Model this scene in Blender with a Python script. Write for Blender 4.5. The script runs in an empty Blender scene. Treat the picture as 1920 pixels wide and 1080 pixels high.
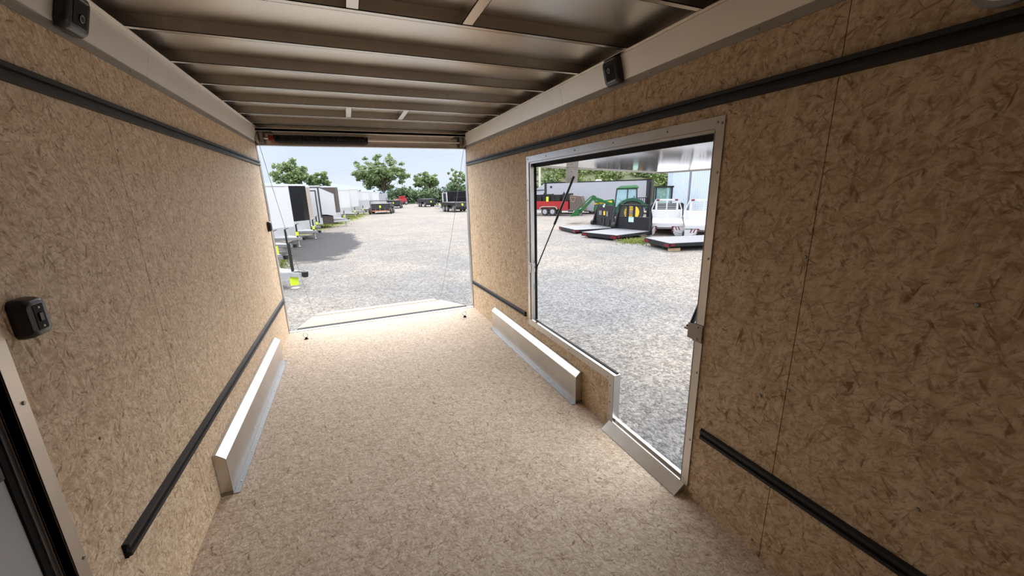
import bpy, bmesh, math, random
import numpy as np
from mathutils import Vector, Matrix
random.seed(7); rng = np.random.default_rng(7)
S = bpy.context.scene
COL = S.collection
PI = math.pi

# ------------------------------------------------------------------ camera
F_PX = 718.8
yaw, pitch, roll = 0.3911, 0.2480, -0.0253
CAM = Vector((0.881, 0.0, 1.691))
cy, sy, cp, sp, cr, sr = math.cos(yaw), math.sin(yaw), math.cos(pitch), math.sin(pitch), math.cos(roll), math.sin(roll)
fw = Vector((sy*cp, cy*cp, -sp)); rt = Vector((cy, -sy, 0)); up = rt.cross(fw)
rt2 = rt*cr + up*sr; up2 = up*cr - rt*sr
cd = bpy.data.cameras.new('camera'); cam = bpy.data.objects.new('camera', cd); COL.objects.link(cam)
cd.sensor_width = 36; cd.lens = F_PX/1920*36; cd.clip_start = 0.02; cd.clip_end = 6000
M = Matrix((rt2, up2, -fw)).transposed().to_4x4(); M.translation = CAM
cam.matrix_world = M
S.camera = cam

# ------------------------------------------------------------------ colour management, sky, sun
S.view_settings.view_transform = 'Standard'; S.view_settings.look = 'None'
S.view_settings.gamma = 1; S.view_settings.use_curve_mapping = False
S.view_settings.exposure = 1.2
S.cycles.use_denoising = True
S.cycles.max_bounces = 16; S.cycles.diffuse_bounces = 10; S.cycles.glossy_bounces = 6
S.cycles.sample_clamp_indirect = 6

W_ = bpy.data.worlds.new('sky'); S.world = W_; W_.use_nodes = True
wn = W_.node_tree.nodes; wl = W_.node_tree.links
bg = wn['Background']
tc = wn.new('ShaderNodeTexCoord'); sx = wn.new('ShaderNodeSeparateXYZ'); wl.new(tc.outputs['Generated'], sx.inputs[0])
ramp = wn.new('ShaderNodeValToRGB'); wl.new(sx.outputs['Z'], ramp.inputs[0])
els = ramp.color_ramp.elements
els[0].position = 0.0; els[0].color = (0.35, 0.385, 0.45, 1)
els[1].position = 0.9; els[1].color = (2.35, 2.4, 2.5, 1)
e = els.new(0.115); e.color = (0.315, 0.365, 0.47, 1)
e = els.new(0.17); e.color = (2.35, 2.42, 2.52, 1)
nz = wn.new('ShaderNodeTexNoise'); nz.inputs['Scale'].default_value = 2.6; nz.inputs['Detail'].default_value = 6
mp = wn.new('ShaderNodeMapping'); mp.inputs['Scale'].default_value = (1, 1, 3.5)
wl.new(tc.outputs['Generated'], mp.inputs[0]); wl.new(mp.outputs[0], nz.inputs['Vector'])
cr2 = wn.new('ShaderNodeValToRGB'); cr2.color_ramp.elements[0].position = .42; cr2.color_ramp.elements[1].position = .72
wl.new(nz.outputs['Fac'], cr2.inputs[0])
mx = wn.new('ShaderNodeMix'); mx.data_type = 'RGBA'; mx.inputs['B'].default_value = (0.41, 0.435, 0.48, 1)
cm = wn.new('ShaderNodeMapRange'); cm.inputs['From Min'].default_value = .08; cm.inputs['From Max'].default_value = .16; cm.inputs['To Min'].default_value = .8; cm.inputs['To Max'].default_value = 0; wl.new(sx.outputs['Z'], cm.inputs['Value'])
cmm = wn.new('ShaderNodeMath'); cmm.operation = 'MULTIPLY'; wl.new(cr2.outputs[0], cmm.inputs[0]); wl.new(cm.outputs[0], cmm.inputs[1]); wl.new(cmm.outputs[0], mx.inputs['Factor']); wl.new(ramp.outputs[0], mx.inputs['A'])
wl.new(mx.outputs['Result'], bg.inputs['Color']); bg.inputs['Strength'].default_value = 1.0

sd = bpy.data.lights.new('sun', 'SUN'); sun = bpy.data.objects.new('sun', sd); COL.objects.link(sun)
sd.energy = 1.6; sd.angle = math.radians(4); sd.color = (1, .94, .86)
sun.rotation_euler = Vector((0.45, 0.0, 0.88)).to_track_quat('Z', 'Y').to_euler()

def portal(name, loc, rot, sxx, syy):
    l = bpy.data.lights.new(name, 'AREA'); l.shape = 'RECTANGLE'; l.size = sxx; l.size_y = syy
    l.cycles.is_portal = True
    o = bpy.data.objects.new(name, l); COL.objects.link(o); o.location = loc; o.rotation_euler = rot

W = 2.46; D = 5.40; ZC = 2.43; YF = -1.25; G = -0.5; HT = 2.26
portal('rear_opening_portal', (W/2, D+.02, 1.15), (-PI/2, 0, 0), W-.02, 2.3)
portal('side_opening_portal', (W+.06, 2.35, 1.0), (0, PI/2, 0), 2.0, 2.1)

# ------------------------------------------------------------------ materials
MATS = {}
def newmat(name):
    m = bpy.data.materials.new(name); m.use_nodes = True
    nt = m.node_tree; return m, nt.nodes, nt.links, nt.nodes['Principled BSDF']
def mat(name, col, rough=.5, metal=0., bump=0., bscale=200., var=0., vscale=6., spec=.5, alpha=None, coat=0., stretch=None):
    if name in MATS: return MATS[name]
    m, n, l, b = newmat(name)
    c = (col[0], col[1], col[2], 1)
    b.inputs['Base Color'].default_value = c; b.inputs['Roughness'].default_value = rough
    b.inputs['Metallic'].default_value = metal; b.inputs['Specular IOR Level'].default_value = spec
    b.inputs['Coat Weight'].default_value = coat; b.inputs['Coat Roughness'].default_value = .08
    t = n.new('ShaderNodeTexCoord'); mp = n.new('ShaderNodeMapping'); l.new(t.outputs['Object'], mp.inputs[0])
    if stretch: mp.inputs['Scale'].default_value = stretch
    nz = n.new('ShaderNodeTexNoise'); nz.inputs['Scale'].default_value = vscale; nz.inputs['Detail'].default_value = 5
    l.new(mp.outputs[0], nz.inputs['Vector'])
    if var:
        mx = n.new('ShaderNodeMix'); mx.data_type = 'RGBA'
        mx.inputs['A'].default_value = tuple(max(0, x*(1-var)) for x in col)+(1,)
        mx.inputs['B'].default_value = tuple(min(1, x*(1+var)) for x in col)+(1,)
        l.new(nz.outputs['Fac'], mx.inputs['Factor']); l.new(mx.outputs['Result'], b.inputs['Base Color'])
        mr = n.new('ShaderNodeMapRange'); mr.inputs['To Min'].default_value = max(.02, rough*(1-var)); mr.inputs['To Max'].default_value = min(1, rough*(1+var))
        l.new(nz.outputs['Fac'], mr.inputs['Value']); l.new(mr.outputs[0], b.inputs['Roughness'])
    if bump:
        n2 = n.new('ShaderNodeTexNoise'); n2.inputs['Scale'].default_value = bscale; n2.inputs['Detail'].default_value = 3
        l.new(mp.outputs[0], n2.inputs['Vector'])
        bp = n.new('ShaderNodeBump'); bp.inputs['Strength'].default_value = bump; bp.inputs['Distance'].default_value = .004
        l.new(n2.outputs['Fac'], bp.inputs['Height']); l.new(bp.outputs[0], b.inputs['Normal'])
    MATS[name] = m; return m

def osb(name, base, light, midc, dark, axis, L=.07, Wd=.010, seed=0., rough=.6, amt=1., gain=1.):
    # pressed strands: layers of long thin noise, each lying at its own angle in the plane of the board
    m, n, l, b = newmat(name)
    base, light, midc, dark = [tuple(min(.95, x*gain) for x in c) for c in (base, light, midc, dark)]
    t = n.new('ShaderNodeTexCoord')
    off = n.new('ShaderNodeVectorMath'); off.operation = 'ADD'; off.inputs[1].default_value = (seed, seed*1.7, seed*.6)
    l.new(t.outputs['Object'], off.inputs[0])
    wn_ = n.new('ShaderNodeTexNoise'); wn_.inputs['Scale'].default_value = .55/L; wn_.inputs['Detail'].default_value = 2
    l.new(off.outputs[0], wn_.inputs['Vector'])
    sc = n.new('ShaderNodeVectorMath'); sc.operation = 'SCALE'; sc.inputs['Scale'].default_value = L*.55
    l.new(wn_.outputs['Color'], sc.inputs[0])
    wp = n.new('ShaderNodeVectorMath'); wp.operation = 'ADD'; l.new(off.outputs[0], wp.inputs[0]); l.new(sc.outputs[0], wp.inputs[1])
    big = n.new('ShaderNodeTexNoise'); big.inputs['Scale'].default_value = 5; big.inputs['Detail'].default_value = 5
    l.new(off.outputs[0], big.inputs['Vector'])
    m0 = n.new('ShaderNodeMix'); m0.data_type = 'RGBA'
    m0.inputs['A'].default_value = tuple(a*.65+c*.35 for a, c in zip(base, midc))+(1,); m0.inputs['B'].default_value = tuple(a*.7+c*.3 for a, c in zip(base, light))+(1,)
    r0 = n.new('ShaderNodeMapRange'); r0.inputs['From Min'].default_value = .35; r0.inputs['From Max'].default_value = .65
    l.new(big.outputs['Fac'], r0.inputs['Value']); l.new(r0.outputs[0], m0.inputs['Factor'])
    cur = m0.outputs['Result']; height = None
    layers = [(15, .48, .66, .75, light, 1.), (75, .50, .68, .70, midc, .8), (120, .48, .66, .70, light, .8), (165, .47, .64, .85, midc, .7),
              (45, .48, .64, .60, base, 1.1), (98, .50, .63, .85, light, .5), (5, .55, .67, .80, midc, .5), (130, .52, .64, .8, midc, .42), (60, .575, .70, .8, dark, .45), (150, .58, .70, .8, dark, .38), (105, .61, .70, .9, dark, .8), (20, .62, .70, .9, dark, .6), (30, .58, .68, .6, light, .4)]
    for i, (ang, lo, hi, fac, c, k) in enumerate(layers):
        mp = n.new('ShaderNodeMapping'); mp.vector_type = 'TEXTURE'
        a = math.radians(ang)
        rot = [0, 0, 0]; rot['XYZ'.index(axis)] = a; mp.inputs['Rotation'].default_value = rot
        scl = (Wd*k, L*k, Wd*k) if axis == 'X' else (L*k, Wd*k, Wd*k)
        mp.inputs['Scale'].default_value = scl; mp.inputs['Location'].default_value = (i*.31, i*.17, i*.53)
        l.new(wp.outputs[0], mp.inputs[0])
        q = n.new('ShaderNodeTexNoise'); q.inputs['Scale'].default_value = .55; q.inputs['Detail'].default_value = 4; q.inputs['Roughness'].default_value = .6; q.inputs['Distortion'].default_value = .45
        l.new(mp.outputs[0], q.inputs['Vector'])
        r = n.new('ShaderNodeMapRange'); r.inputs['From Min'].default_value = lo; r.inputs['From Max'].default_value = hi; r.inputs['To Max'].default_value = fac*amt
        l.new(q.outputs['Fac'], r.inputs['Value'])
        mm = n.new('ShaderNodeMix'); mm.data_type = 'RGBA'; mm.inputs['B'].default_value = c+(1,)
        l.new(r.outputs[0], mm.inputs['Factor']); l.new(cur, mm.inputs['A']); cur = mm.outputs['Result']
        if i == 2: height = q.outputs['Fac']
    l.new(cur, b.inputs['Base Color']); b.inputs['Roughness'].default_value = rough; b.inputs['Specular IOR Level'].default_value = .35
    bp = n.new('ShaderNodeBump'); bp.inputs['Strength'].default_value = .3; bp.inputs['Distance'].default_value = .0015
    l.new(height, bp.inputs['Height']); l.new(bp.outputs[0], b.inputs['Normal'])
    MATS[name] = m; return m

OB = ((.64, .49, .325), (.79, .655, .48), (.46, .315, .19), (.25, .135, .065))
OB2 = ((.62, .465, .285), (.77, .615, .42), (.45, .295, .165), (.23, .115, .05))
m_wall = osb('strand_board', *OB, 'X', .065, .013, 0, gain=1.04)
m_wall2 = osb('strand_board_large', *OB2, 'X', .080, .018, 5, gain=.88)
m_floor = osb('strand_board_floor', (.615, .50, .38), (.77, .665, .54), (.43, .32, .225), (.25, .155, .09), 'Z', .060, .0125, 11, .75, gain=1.0)
m_ramp = osb('strand_board_ramp', (.205, .165, .12), (.235, .19, .145), (.165, .125, .087), (.13, .09, .056), 'Z', .07, .010, 3, .6, .6)
m_alu = mat('aluminium', (.58, .56, .535), .30, 1, .08, 90, .18, 5, stretch=(1, 1, 1))
m_cove = mat('cove_aluminium', (.80, .76, .70), .35, .4, 0, 60, .06, 3)
m_bow = mat('roof_bow_steel', (.60, .56, .51), .27, 1, 0, 60, .08, 2)
m_roof = mat('roof_sheet', (.72, .69, .65), .36, 1, 0, 6, .12, 2)
m_diamond = mat('tread_plate', (.27, .275, .285), .45, .5, .6, 120, .15, 9)
m_trimgrey = mat('grey_trim', (.36, .33, .30), .5, .7, 0, 1, .1)
m_black = mat('black_rail', (.010, .010, .011), .55, 0, .1, 150, .15)
m_rubber = mat('black_rubber', (.006, .006, .0065), .7, 0, spec=.25)
m_plastic = mat('black_plastic', (.011, .011, .013), .3, 0)
m_steel = mat('zinc_steel', (.62, .6, .57), .35, 1, 0, 1, .2, 40)
m_screw = mat('screw_steel', (.35, .33, .30), .35, 1)
m_dsteel = mat('dull_steel', (.30, .27, .24), .45, .9, .1, 60, .2, 20)
m_white = mat('white_paint', (.305, .31, .325), .35, 0, 0, 1, .03, 2, coat=.3)
m_doorwhite = mat('gloss_white_door', (.60, .585, .56), .05, 0, .012, 2.5, .02, 2, spec=1.0, coat=1.0)
m_greypanel = mat('grey_door_skin', (.42, .43, .44), .5)
m_blackpaint = mat('black_paint', (.004, .004, .005), .2, 0, spec=.25)
m_flatblack = mat('flatbed_black', (.007, .007, .009), .45, 0, .2, 60, .3, 3, spec=.2)
m_deckgrey = mat('deck_tread_steel', (.10, .102, .112), .65, 0, .5, 60, .2, 2, spec=.2)
m_red = mat('red_lamp', (.085, .004, .008), .35, spec=.25)
m_redpaint = mat('red_paint', (.19, .010, .013), .4, spec=.25)
m_green = mat('green_paint', (.006, .058, .014), .35, spec=.3)
m_cabgreen = mat('green_cab_paint', (.006, .040, .022), .4, spec=.3)
m_yellow = mat('yellow_paint', (.50, .31, .012), .4)
m_lime = mat('lime_tag', (.42, .56, .01), .6)
m_teal = mat('teal_sticker', (.25, .45, .40), .5)
m_bronze = mat('bronze_skin', (.040, .033, .029), .4, spec=.25)
m_greyskin = mat('grey_skin', (.19, .165, .15), .35, coat=.3)
m_silver = mat('silver_skin', (.215, .22, .25), .4, .2, 0, 1, .04, 1)
m_charcoal = mat('charcoal_skin', (.015, .015, .017), .4, spec=.25)
m_tyre = mat('tyre_rubber', (.008, .008, .008), .8, 0, .4, 40)
m_wheel = mat('wheel_grey', (.22, .22, .22), .4, .6)
m_brown = mat('rusty_board', (.05, .037, .03), .7, 0, .4, 30, .3, 5)
m_rust = mat('rusty_rail', (.24, .10, .055), .7, 0, .3, 40, .3, 5)
m_wood = mat('timber_block', (.32, .22, .13), .8, 0, .4, 20, .3, 10)
m_blueskin = mat('pale_blue_steel', (.36, .415, .49), .45, 0, 0, 1, .03, 1)
m_polealu = mat('polished_alu', (.35, .355, .375), .35, .3, 0, 1, .06, 3)
m_bark = mat('bark', (.10, .075, .055), .9, 0, .6, 12, .3, 4)
m_wire = mat('power_wire', (.22, .23, .26), .6)
m_hill = mat('haze_blue_hill', (.085, .135, .21), .95, 0, 0, 1, .12, .004)  # distance haze painted in as a blue base colour

def glass(name, col, rough=.05):
    m, n, l, b = newmat(name)
    b.inputs['Base Color'].default_value = col+(1,); b.inputs['Roughness'].default_value = rough
    b.inputs['Transmission Weight'].default_value = .85; b.inputs['IOR'].default_value = 1.1
    MATS[name] = m; return m
m_glass = glass('tinted_glass', (.55, .80, .84))

def leafmat(name, a, b_, scale=.35):
    m, n, l, b = newmat(name)
    t = n.new('ShaderNodeTexCoord'); nz = n.new('ShaderNodeTexNoise'); nz.inputs['Scale'].default_value = scale; nz.inputs['Detail'].default_value = 4
    l.new(t.outputs['Object'], nz.inputs['Vector'])
    cr_ = n.new('ShaderNodeValToRGB'); cr_.color_ramp.elements[0].position = .3; cr_.color_ramp.elements[1].position = .7
    cr_.color_ramp.elements[0].color = a+(1,); cr_.color_ramp.elements[1].color = b_+(1,)
    l.new(nz.outputs['Fac'], cr_.inputs[0]); l.new(cr_.outputs[0], b.inputs['Base Color']); b.inputs['Roughness'].default_value = .6
    tr = n.new('ShaderNodeBsdfTranslucent'); l.new(cr_.outputs[0], tr.inputs['Color'])
    mxs = n.new('ShaderNodeMixShader'); mxs.inputs[0].default_value = .3
    out = n['Material Output']; l.new(b.outputs[0], mxs.inputs[1]); l.new(tr.outputs[0], mxs.inputs[2]); l.new(mxs.outputs[0], out.inputs['Surface'])
    MATS[name] = m; return m
m_leaf = leafmat('tree_leaves', (.07, .115, .035), (.155, .21, .08))
m_leafd = leafmat('thicket_leaves', (.022, .045, .017), (.05, .085, .026), .25)
m_leafh = leafmat('hillside_leaves', (.035, .07, .015), (.12, .15, .03), .18)
m_grass = leafmat('grass_blades', (.06, .085, .012), (.15, .16, .03), 1.2)

def gravelmat():
    m, n, l, b = newmat('gravel')
    t = n.new('ShaderNodeTexCoord'); O = t.outputs['Object']
    def noise(s, d=4, r=.55):
        q = n.new('ShaderNodeTexNoise'); q.inputs['Scale'].default_value = s; q.inputs['Detail'].default_value = d; q.inputs['Roughness'].default_value = r
        l.new(O, q.inputs['Vector']); return q.outputs['Fac']
    def mr(v, a, b1, c=0., d=1.):
        q = n.new('ShaderNodeMapRange'); q.inputs['From Min'].default_value = a; q.inputs['From Max'].default_value = b1
        q.inputs['To Min'].default_value = c; q.inputs['To Max'].default_value = d; l.new(v, q.inputs['Value']); return q.outputs[0]
    def mix(f, a, b2, blend='MIX'):
        q = n.new('ShaderNodeMix'); q.data_type = 'RGBA'; q.blend_type = blend
        for k_, vv in (('Factor', f), ('A', a), ('B', b2)):
            if isinstance(vv, (int, float)): q.inputs[k_].default_value = vv
            elif isinstance(vv, tuple): q.inputs[k_].default_value = vv
            else: l.new(vv, q.inputs[k_])
        return q.outputs['Result']
    v = n.new('ShaderNodeTexVoronoi'); v.inputs['Scale'].default_value = 34; l.new(O, v.inputs['Vector'])
    v2 = n.new('ShaderNodeTexVoronoi'); v2.inputs['Scale'].default_value = 13; l.new(O, v2.inputs['Vector'])
    sp1 = n.new('ShaderNodeSeparateColor'); l.new(v.outputs['Color'], sp1.inputs[0])
    sp2 = n.new('ShaderNodeSeparateColor'); l.new(v2.outputs['Color'], sp2.inputs[0])
    sep0 = n.new('ShaderNodeSeparateXYZ'); l.new(O, sep0.inputs[0])
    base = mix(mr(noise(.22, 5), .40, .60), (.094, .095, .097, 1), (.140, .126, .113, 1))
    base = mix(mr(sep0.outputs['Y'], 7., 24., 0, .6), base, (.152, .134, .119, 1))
    stone = mix(sp1.outputs[0], (.30, .30, .30, 1), (1.42, 1.41, 1.39, 1))
    c = mix(.75, base, stone, 'MULTIPLY')
    stone2 = mix(sp2.outputs[1], (.72, .72, .72, 1), (1.2, 1.2, 1.2, 1))
    c = mix(.6, c, stone2, 'MULTIPLY')
    patch = mix(mr(noise(1.3, 6, .6), .36, .64), (.91, .91, .915, 1), (1.09, 1.085, 1.08, 1))
    c = mix(1., c, patch, 'MULTIPLY')
    # darker patch with a ragged edge beside the parked trailers
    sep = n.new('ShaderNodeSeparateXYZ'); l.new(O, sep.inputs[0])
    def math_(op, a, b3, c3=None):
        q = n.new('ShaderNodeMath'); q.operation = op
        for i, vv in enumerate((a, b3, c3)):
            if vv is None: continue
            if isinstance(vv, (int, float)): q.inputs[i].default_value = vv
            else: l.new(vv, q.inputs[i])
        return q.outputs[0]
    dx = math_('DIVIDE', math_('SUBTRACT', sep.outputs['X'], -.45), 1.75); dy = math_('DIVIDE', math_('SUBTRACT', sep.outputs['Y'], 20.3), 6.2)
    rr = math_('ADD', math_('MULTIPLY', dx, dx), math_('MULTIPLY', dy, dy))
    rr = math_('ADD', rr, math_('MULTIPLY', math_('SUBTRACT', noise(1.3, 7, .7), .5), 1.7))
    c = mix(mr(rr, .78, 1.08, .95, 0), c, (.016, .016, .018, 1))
    # thin weeds growing through along the row
    gx = math_('DIVIDE', math_('SUBTRACT', sep.outputs['X'], math_('MULTIPLY_ADD', sep.outputs['Y'], .20, -7.6)), 1.5)
    gy = math_('DIVIDE', math_('SUBTRACT', sep.outputs['Y'], 37.5), 14.)
    gg = math_('ADD', math_('MULTIPLY', gx, gx), math_('MULTIPLY', gy, gy))
    gg = math_('ADD', gg, math_('MULTIPLY', math_('SUBTRACT', noise(.9, 6, .65), .5), 2.))
    c = mix(mr(gg, .7, 1.05, .85, 0), c, (.12, .135, .035, 1))
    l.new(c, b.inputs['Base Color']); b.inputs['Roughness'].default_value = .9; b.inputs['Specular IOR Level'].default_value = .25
    bp = n.new('ShaderNodeBump'); bp.inputs['Strength'].default_value = .6; bp.inputs['Distance'].default_value = .015
    l.new(mr(v.outputs['Distance'], 0, .6, 1, 0), bp.inputs['Height'])
    bp2 = n.new('ShaderNodeBump'); bp2.inputs['Strength'].default_value = .35; bp2.inputs['Distance'].default_value = .05
    l.new(noise(4, 5), bp2.inputs['Height']); l.new(bp.outputs[0], bp2.inputs['Normal'])
    l.new(bp2.outputs[0], b.inputs['Normal'])
    MATS['gravel'] = m; return m
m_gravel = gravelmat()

# ------------------------------------------------------------------ mesh helpers
class MB:
    def __init__(s): s.v = []; s.f = []
    def add(s, vs, fs):
        o = len(s.v); s.v += [tuple(p) for p in vs]; s.f += [tuple(i+o for i in f) for f in fs]; return s
    def box(s, a, b):
        (x0, y0, z0), (x1, y1, z1) = [min(p, q) for p, q in zip(a, b)], [max(p, q) for p, q in zip(a, b)]
        return s.add([(x0,y0,z0),(x1,y0,z0),(x1,y1,z0),(x0,y1,z0),(x0,y0,z1),(x1,y0,z1),(x1,y1,z1),(x0,y1,z1)],
                     [(0,3,2,1),(4,5,6,7),(0,1,5,4),(1,2,6,5),(2,3,7,6),(3,0,4,7)])
    def hexa(s, lo, hi):     # two quads, lo and hi, in the same order
        return s.add(list(lo)+list(hi), [(3,2,1,0),(4,5,6,7),(0,1,5,4),(1,2,6,5),(2,3,7,6),(3,0,4,7)])
    def prism(s, pts, d):    # closed polygon of 3D points extruded by vector d
        n = len(pts); d = Vector(d); P = [Vector(p) for p in pts]
        fs = [tuple(range(n))[::-1], tuple(range(n, 2*n))] + [(i, (i+1) % n, n+(i+1) % n, n+i) for i in range(n)]
        return s.add(P+[p+d for p in P], fs)
    def bar(s, p0, p1, w, h=None, upv=(0,0,1)):
        p0, p1 = Vector(p0), Vector(p1); h = h or w; d = (p1-p0).normalized(); u = Vector(upv)
        if abs(d.dot(u)) > .97: u = Vector((1,0,0))
        a = d.cross(u).normalized()*w/2; c = a.cross(d).normalized()*h/2
        q = [-a-c, a-c, a+c, -a+c]
        return s.hexa([p0+k for k in q], [p1+k for k in q])
    def cyl(s, p0, p1, r, r1=None, n=14, caps=True):
        p0, p1 = Vector(p0), Vector(p1); r1 = r if r1 is None else r1; d = (p1-p0).normalized()
        a = d.orthogonal().normalized(); c = d.cross(a)
        vs = []
        for p, rr in ((p0, r), (p1, r1)):
            vs += [p+(a*math.cos(2*PI*i/n)+c*math.sin(2*PI*i/n))*rr for i in range(n)]
        fs = [(i, (i+1) % n, n+(i+1) % n, n+i) for i in range(n)]
        if caps: fs += [tuple(range(n))[::-1], tuple(range(n, 2*n))]
        return s.add(vs, fs)
    def ring(s, c, axis, R, r, n=24, m=8, a0=0., a1=2*PI):
        ax = Vector(axis).normalized(); u = ax.orthogonal().normalized(); w = ax.cross(u); c = Vector(c)
        full = abs(a1-a0-2*PI) < 1e-6; N = n if full else n+1; vs = []
        for i in range(N):
            t = a0+(a1-a0)*i/n; e_ = u*math.cos(t)+w*math.sin(t)
            for j in range(m):
                q = 2*PI*j/m; vs.append(c+e_*(R+r*math.cos(q))+ax*r*math.sin(q))
        fs = [(i*m+j, ((i+1) % N)*m+j, ((i+1) % N)*m+(j+1) % m, i*m+(j+1) % m) for i in range(n) for j in range(m)]
        return s.add(vs, fs)
    def rrect(s, layers, k=6):      # stacked rounded rectangles (half x, half y, corner radius, z)
        vs = []; N = 4*(k+1)
        for hx, hy, r, z in layers:
            for q, (sx_, sy_) in enumerate(((1,1),(-1,1),(-1,-1),(1,-1))):
                for i in range(k+1):
                    a = PI/2*(q+i/k); vs.append((sx_*(hx-r)+r*math.cos(a), sy_*(hy-r)+r*math.sin(a), z))
        fs = [tuple(range(N))[::-1], tuple(range((len(layers)-1)*N, len(layers)*N))]
        for j in range(len(layers)-1): fs += [(j*N+i, j*N+(i+1) % N, (j+1)*N+(i+1) % N, (j+1)*N+i) for i in range(N)]
        return s.add(vs, fs)
    def tube(s, pts, r, n=8):
        P = [Vector(p) for p in pts]; vs = []; a = None
        for i, p in enumerate(P):
            d = (P[min(i+1, len(P)-1)]-P[max(i-1, 0)]).normalized()
            a = d.orthogonal().normalized() if a is None else (a-d*a.dot(d)).normalized()
            c = d.cross(a)
            vs += [p+(a*math.cos(2*PI*j/n)+c*math.sin(2*PI*j/n))*r for j in range(n)]
        k = len(P)
        fs = [(i*n+j, i*n+(j+1) % n, (i+1)*n+(j+1) % n, (i+1)*n+j) for i in range(k-1) for j in range(n)]
        fs += [tuple(range(n))[::-1], tuple(range((k-1)*n, k*n))]
        return s.add(vs, fs)
    def build(s, name, m, parent=None, bevel=0., smooth=False, seg=2):
        me = bpy.data.meshes.new(name); me.from_pydata(s.v, [], s.f); me.update()
        bm = bmesh.new(); bm.from_mesh(me); bmesh.ops.recalc_face_normals(bm, faces=bm.faces)
        if bevel:
            bmesh.ops.bevel(bm, geom=[e_ for e_ in bm.edges if len(e_.link_faces) == 2 and e_.calc_face_angle(0) > .5], offset=bevel, segments=seg, affect='EDGES', clamp_overlap=True)
        bm.to_mesh(me); bm.free()
        if smooth:
            for p in me.polygons: p.use_smooth = True
            try: me.set_sharp_from_angle(angle=math.radians(40))
            except Exception: pass
        me.materials.append(m)
        o = bpy.data.objects.new(name, me); COL.objects.link(o)
        if parent: o.parent = parent
        return o
def tag(o, label, cat, group=None, kind=None):
    if label: o['label'] = label
    if cat: o['category'] = cat
    if group: o['group'] = group
    if kind: o['kind'] = kind
    return o
def struct(o, label=None, cat=None):
    o['kind'] = 'structure'
    if label: o['label'] = label
    if cat: o['category'] = cat
    return o
def empty(name, label, cat, loc=(0,0,0), rz=0., group=None):
    o = bpy.data.objects.new(name, None); COL.objects.link(o); o.location = loc; o.rotation_euler = (0,0,rz); o.empty_display_size = .1
    return tag(o, label, cat, group)
SCREW = None
def screws(pts, n, parent, name='screw', r=.006):
    global SCREW
    n = Vector(n)
    if SCREW is None:
        mb = MB().cyl((0,0,0), (0,0,.0035), .0065, .0045, 10)
        o = mb.build('screw', m_screw); SCREW = o.data; bpy.data.objects.remove(o)
    q = n.to_track_quat('Z', 'Y')
    for p in pts:
        o = bpy.data.objects.new(name, SCREW); COL.objects.link(o); o.parent = parent
        o.location = p; o.rotation_mode = 'QUATERNION'; o.rotation_quaternion = q; o.scale = (r/.006,)*3

# ================================================================== TRAILER SHELL
T = .05
# floor boards
mb = MB(); mb.box((-T, YF, -.03), (W+T, D-.03, 0))
floor = struct(mb.build('floor', m_floor), 'strand board floor of the cargo trailer', 'floor')
# gravel lot
n = 60
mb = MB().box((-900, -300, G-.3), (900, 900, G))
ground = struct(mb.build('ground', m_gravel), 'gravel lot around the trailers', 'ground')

# left wall, with the side door opening y .45..1.335
DY0, DY1, DZ1 = .45, 1.335, 1.90
seamsL = [YF, -.22, 1.00, 2.232, 3.45, 4.67, D-.04]
mb = MB(); g = .0015
def panels(mb, x0, x1, y0, y1, z0, z1, seams):
    ys = [y0]+[s for s in seams if y0+.01 < s < y1-.01]+[y1]
    for i in range(len(ys)-1):
        mb.box((x0, ys[i]+(g if i else 0), z0), (x1, ys[i+1]-(g if i < len(ys)-2 else 0), z1))
panels(mb, -.012, 0, YF, DY0, 0, 2.30, seamsL)
panels(mb, -.012, 0, DY0, DY1, DZ1, 2.30, seamsL)
panels(mb, -.012, 0, DY1, D-.04, 0, 2.30, seamsL)
wallL = struct(mb.build('wall_left', m_wall), 'left strand board wall of the trailer', 'wall')
mb = MB(); mb.box((-T, YF, 0), (-.0125, DY0, 2.5)); mb.box((-T, DY0, DZ1), (-.0125, DY1, 2.5)); mb.box((-T, DY1, 0), (-.0125, D-.03, 2.5))
mb.build('wall_backing', m_trimgrey, wallL)
screws([(0, 1.51, 1.345), (0, 2.215, .72), (0, 2.25, 1.9), (0, 3.44, 1.2), (0, 1.62, .9)], (1,0,0), wallL)

# right wall with the escape door opening (notch over the wheel box)
EY0, EY1, ZT = 1.345, 3.325, 1.945       # opening in the wall board
NY, NZ = 2.015, .395                      # notch corner
seamsR = [YF, -.33, .888, 2.108, 3.328, 4.548, D-.04]
mb = MB()
panels(mb, W, W+.012, YF, EY0, 0, 2.30, seamsR)
panels(mb, W, W+.012, EY0, EY1, ZT, 2.30, seamsR)
panels(mb, W, W+.012, EY1, D-.04, 0, 2.30, seamsR)
panels(mb, W, W+.012, NY, EY1, 0, NZ, [])
wallR = struct(mb.build('wall_right', m_wall2), 'right strand board wall of the trailer', 'wall')
mb = MB()
mb.box((W+.0125, YF, 0), (W+T, EY0, 2.5)); mb.box((W+.0125, EY0, ZT), (W+T, EY1, 2.5)); mb.box((W+.0125, EY1, 0), (W+T, D-.03, 2.5)); mb.box((W+.0125, NY, 0), (W+T, EY1, NZ))
mb.build('wall_backing', m_trimgrey, wallR)
screws([(W, .445, 1.352), (W, .4475, .664), (W, .90, 1.42), (W, .88, .87), (W, .99, .79), (W, .89, .03), (W, .93, .065), (W, .45, .03), (W, 4.56, 1.1), (W, 4.54, .7)], (-1,0,0), wallR, r=.007)
# front wall behind the camera
mb = MB().box((-T, YF-.05, 0), (W+T, YF, 2.5))
struct(mb.build('wall_front', m_wall), 'front strand board wall of the trailer', 'wall')

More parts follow.
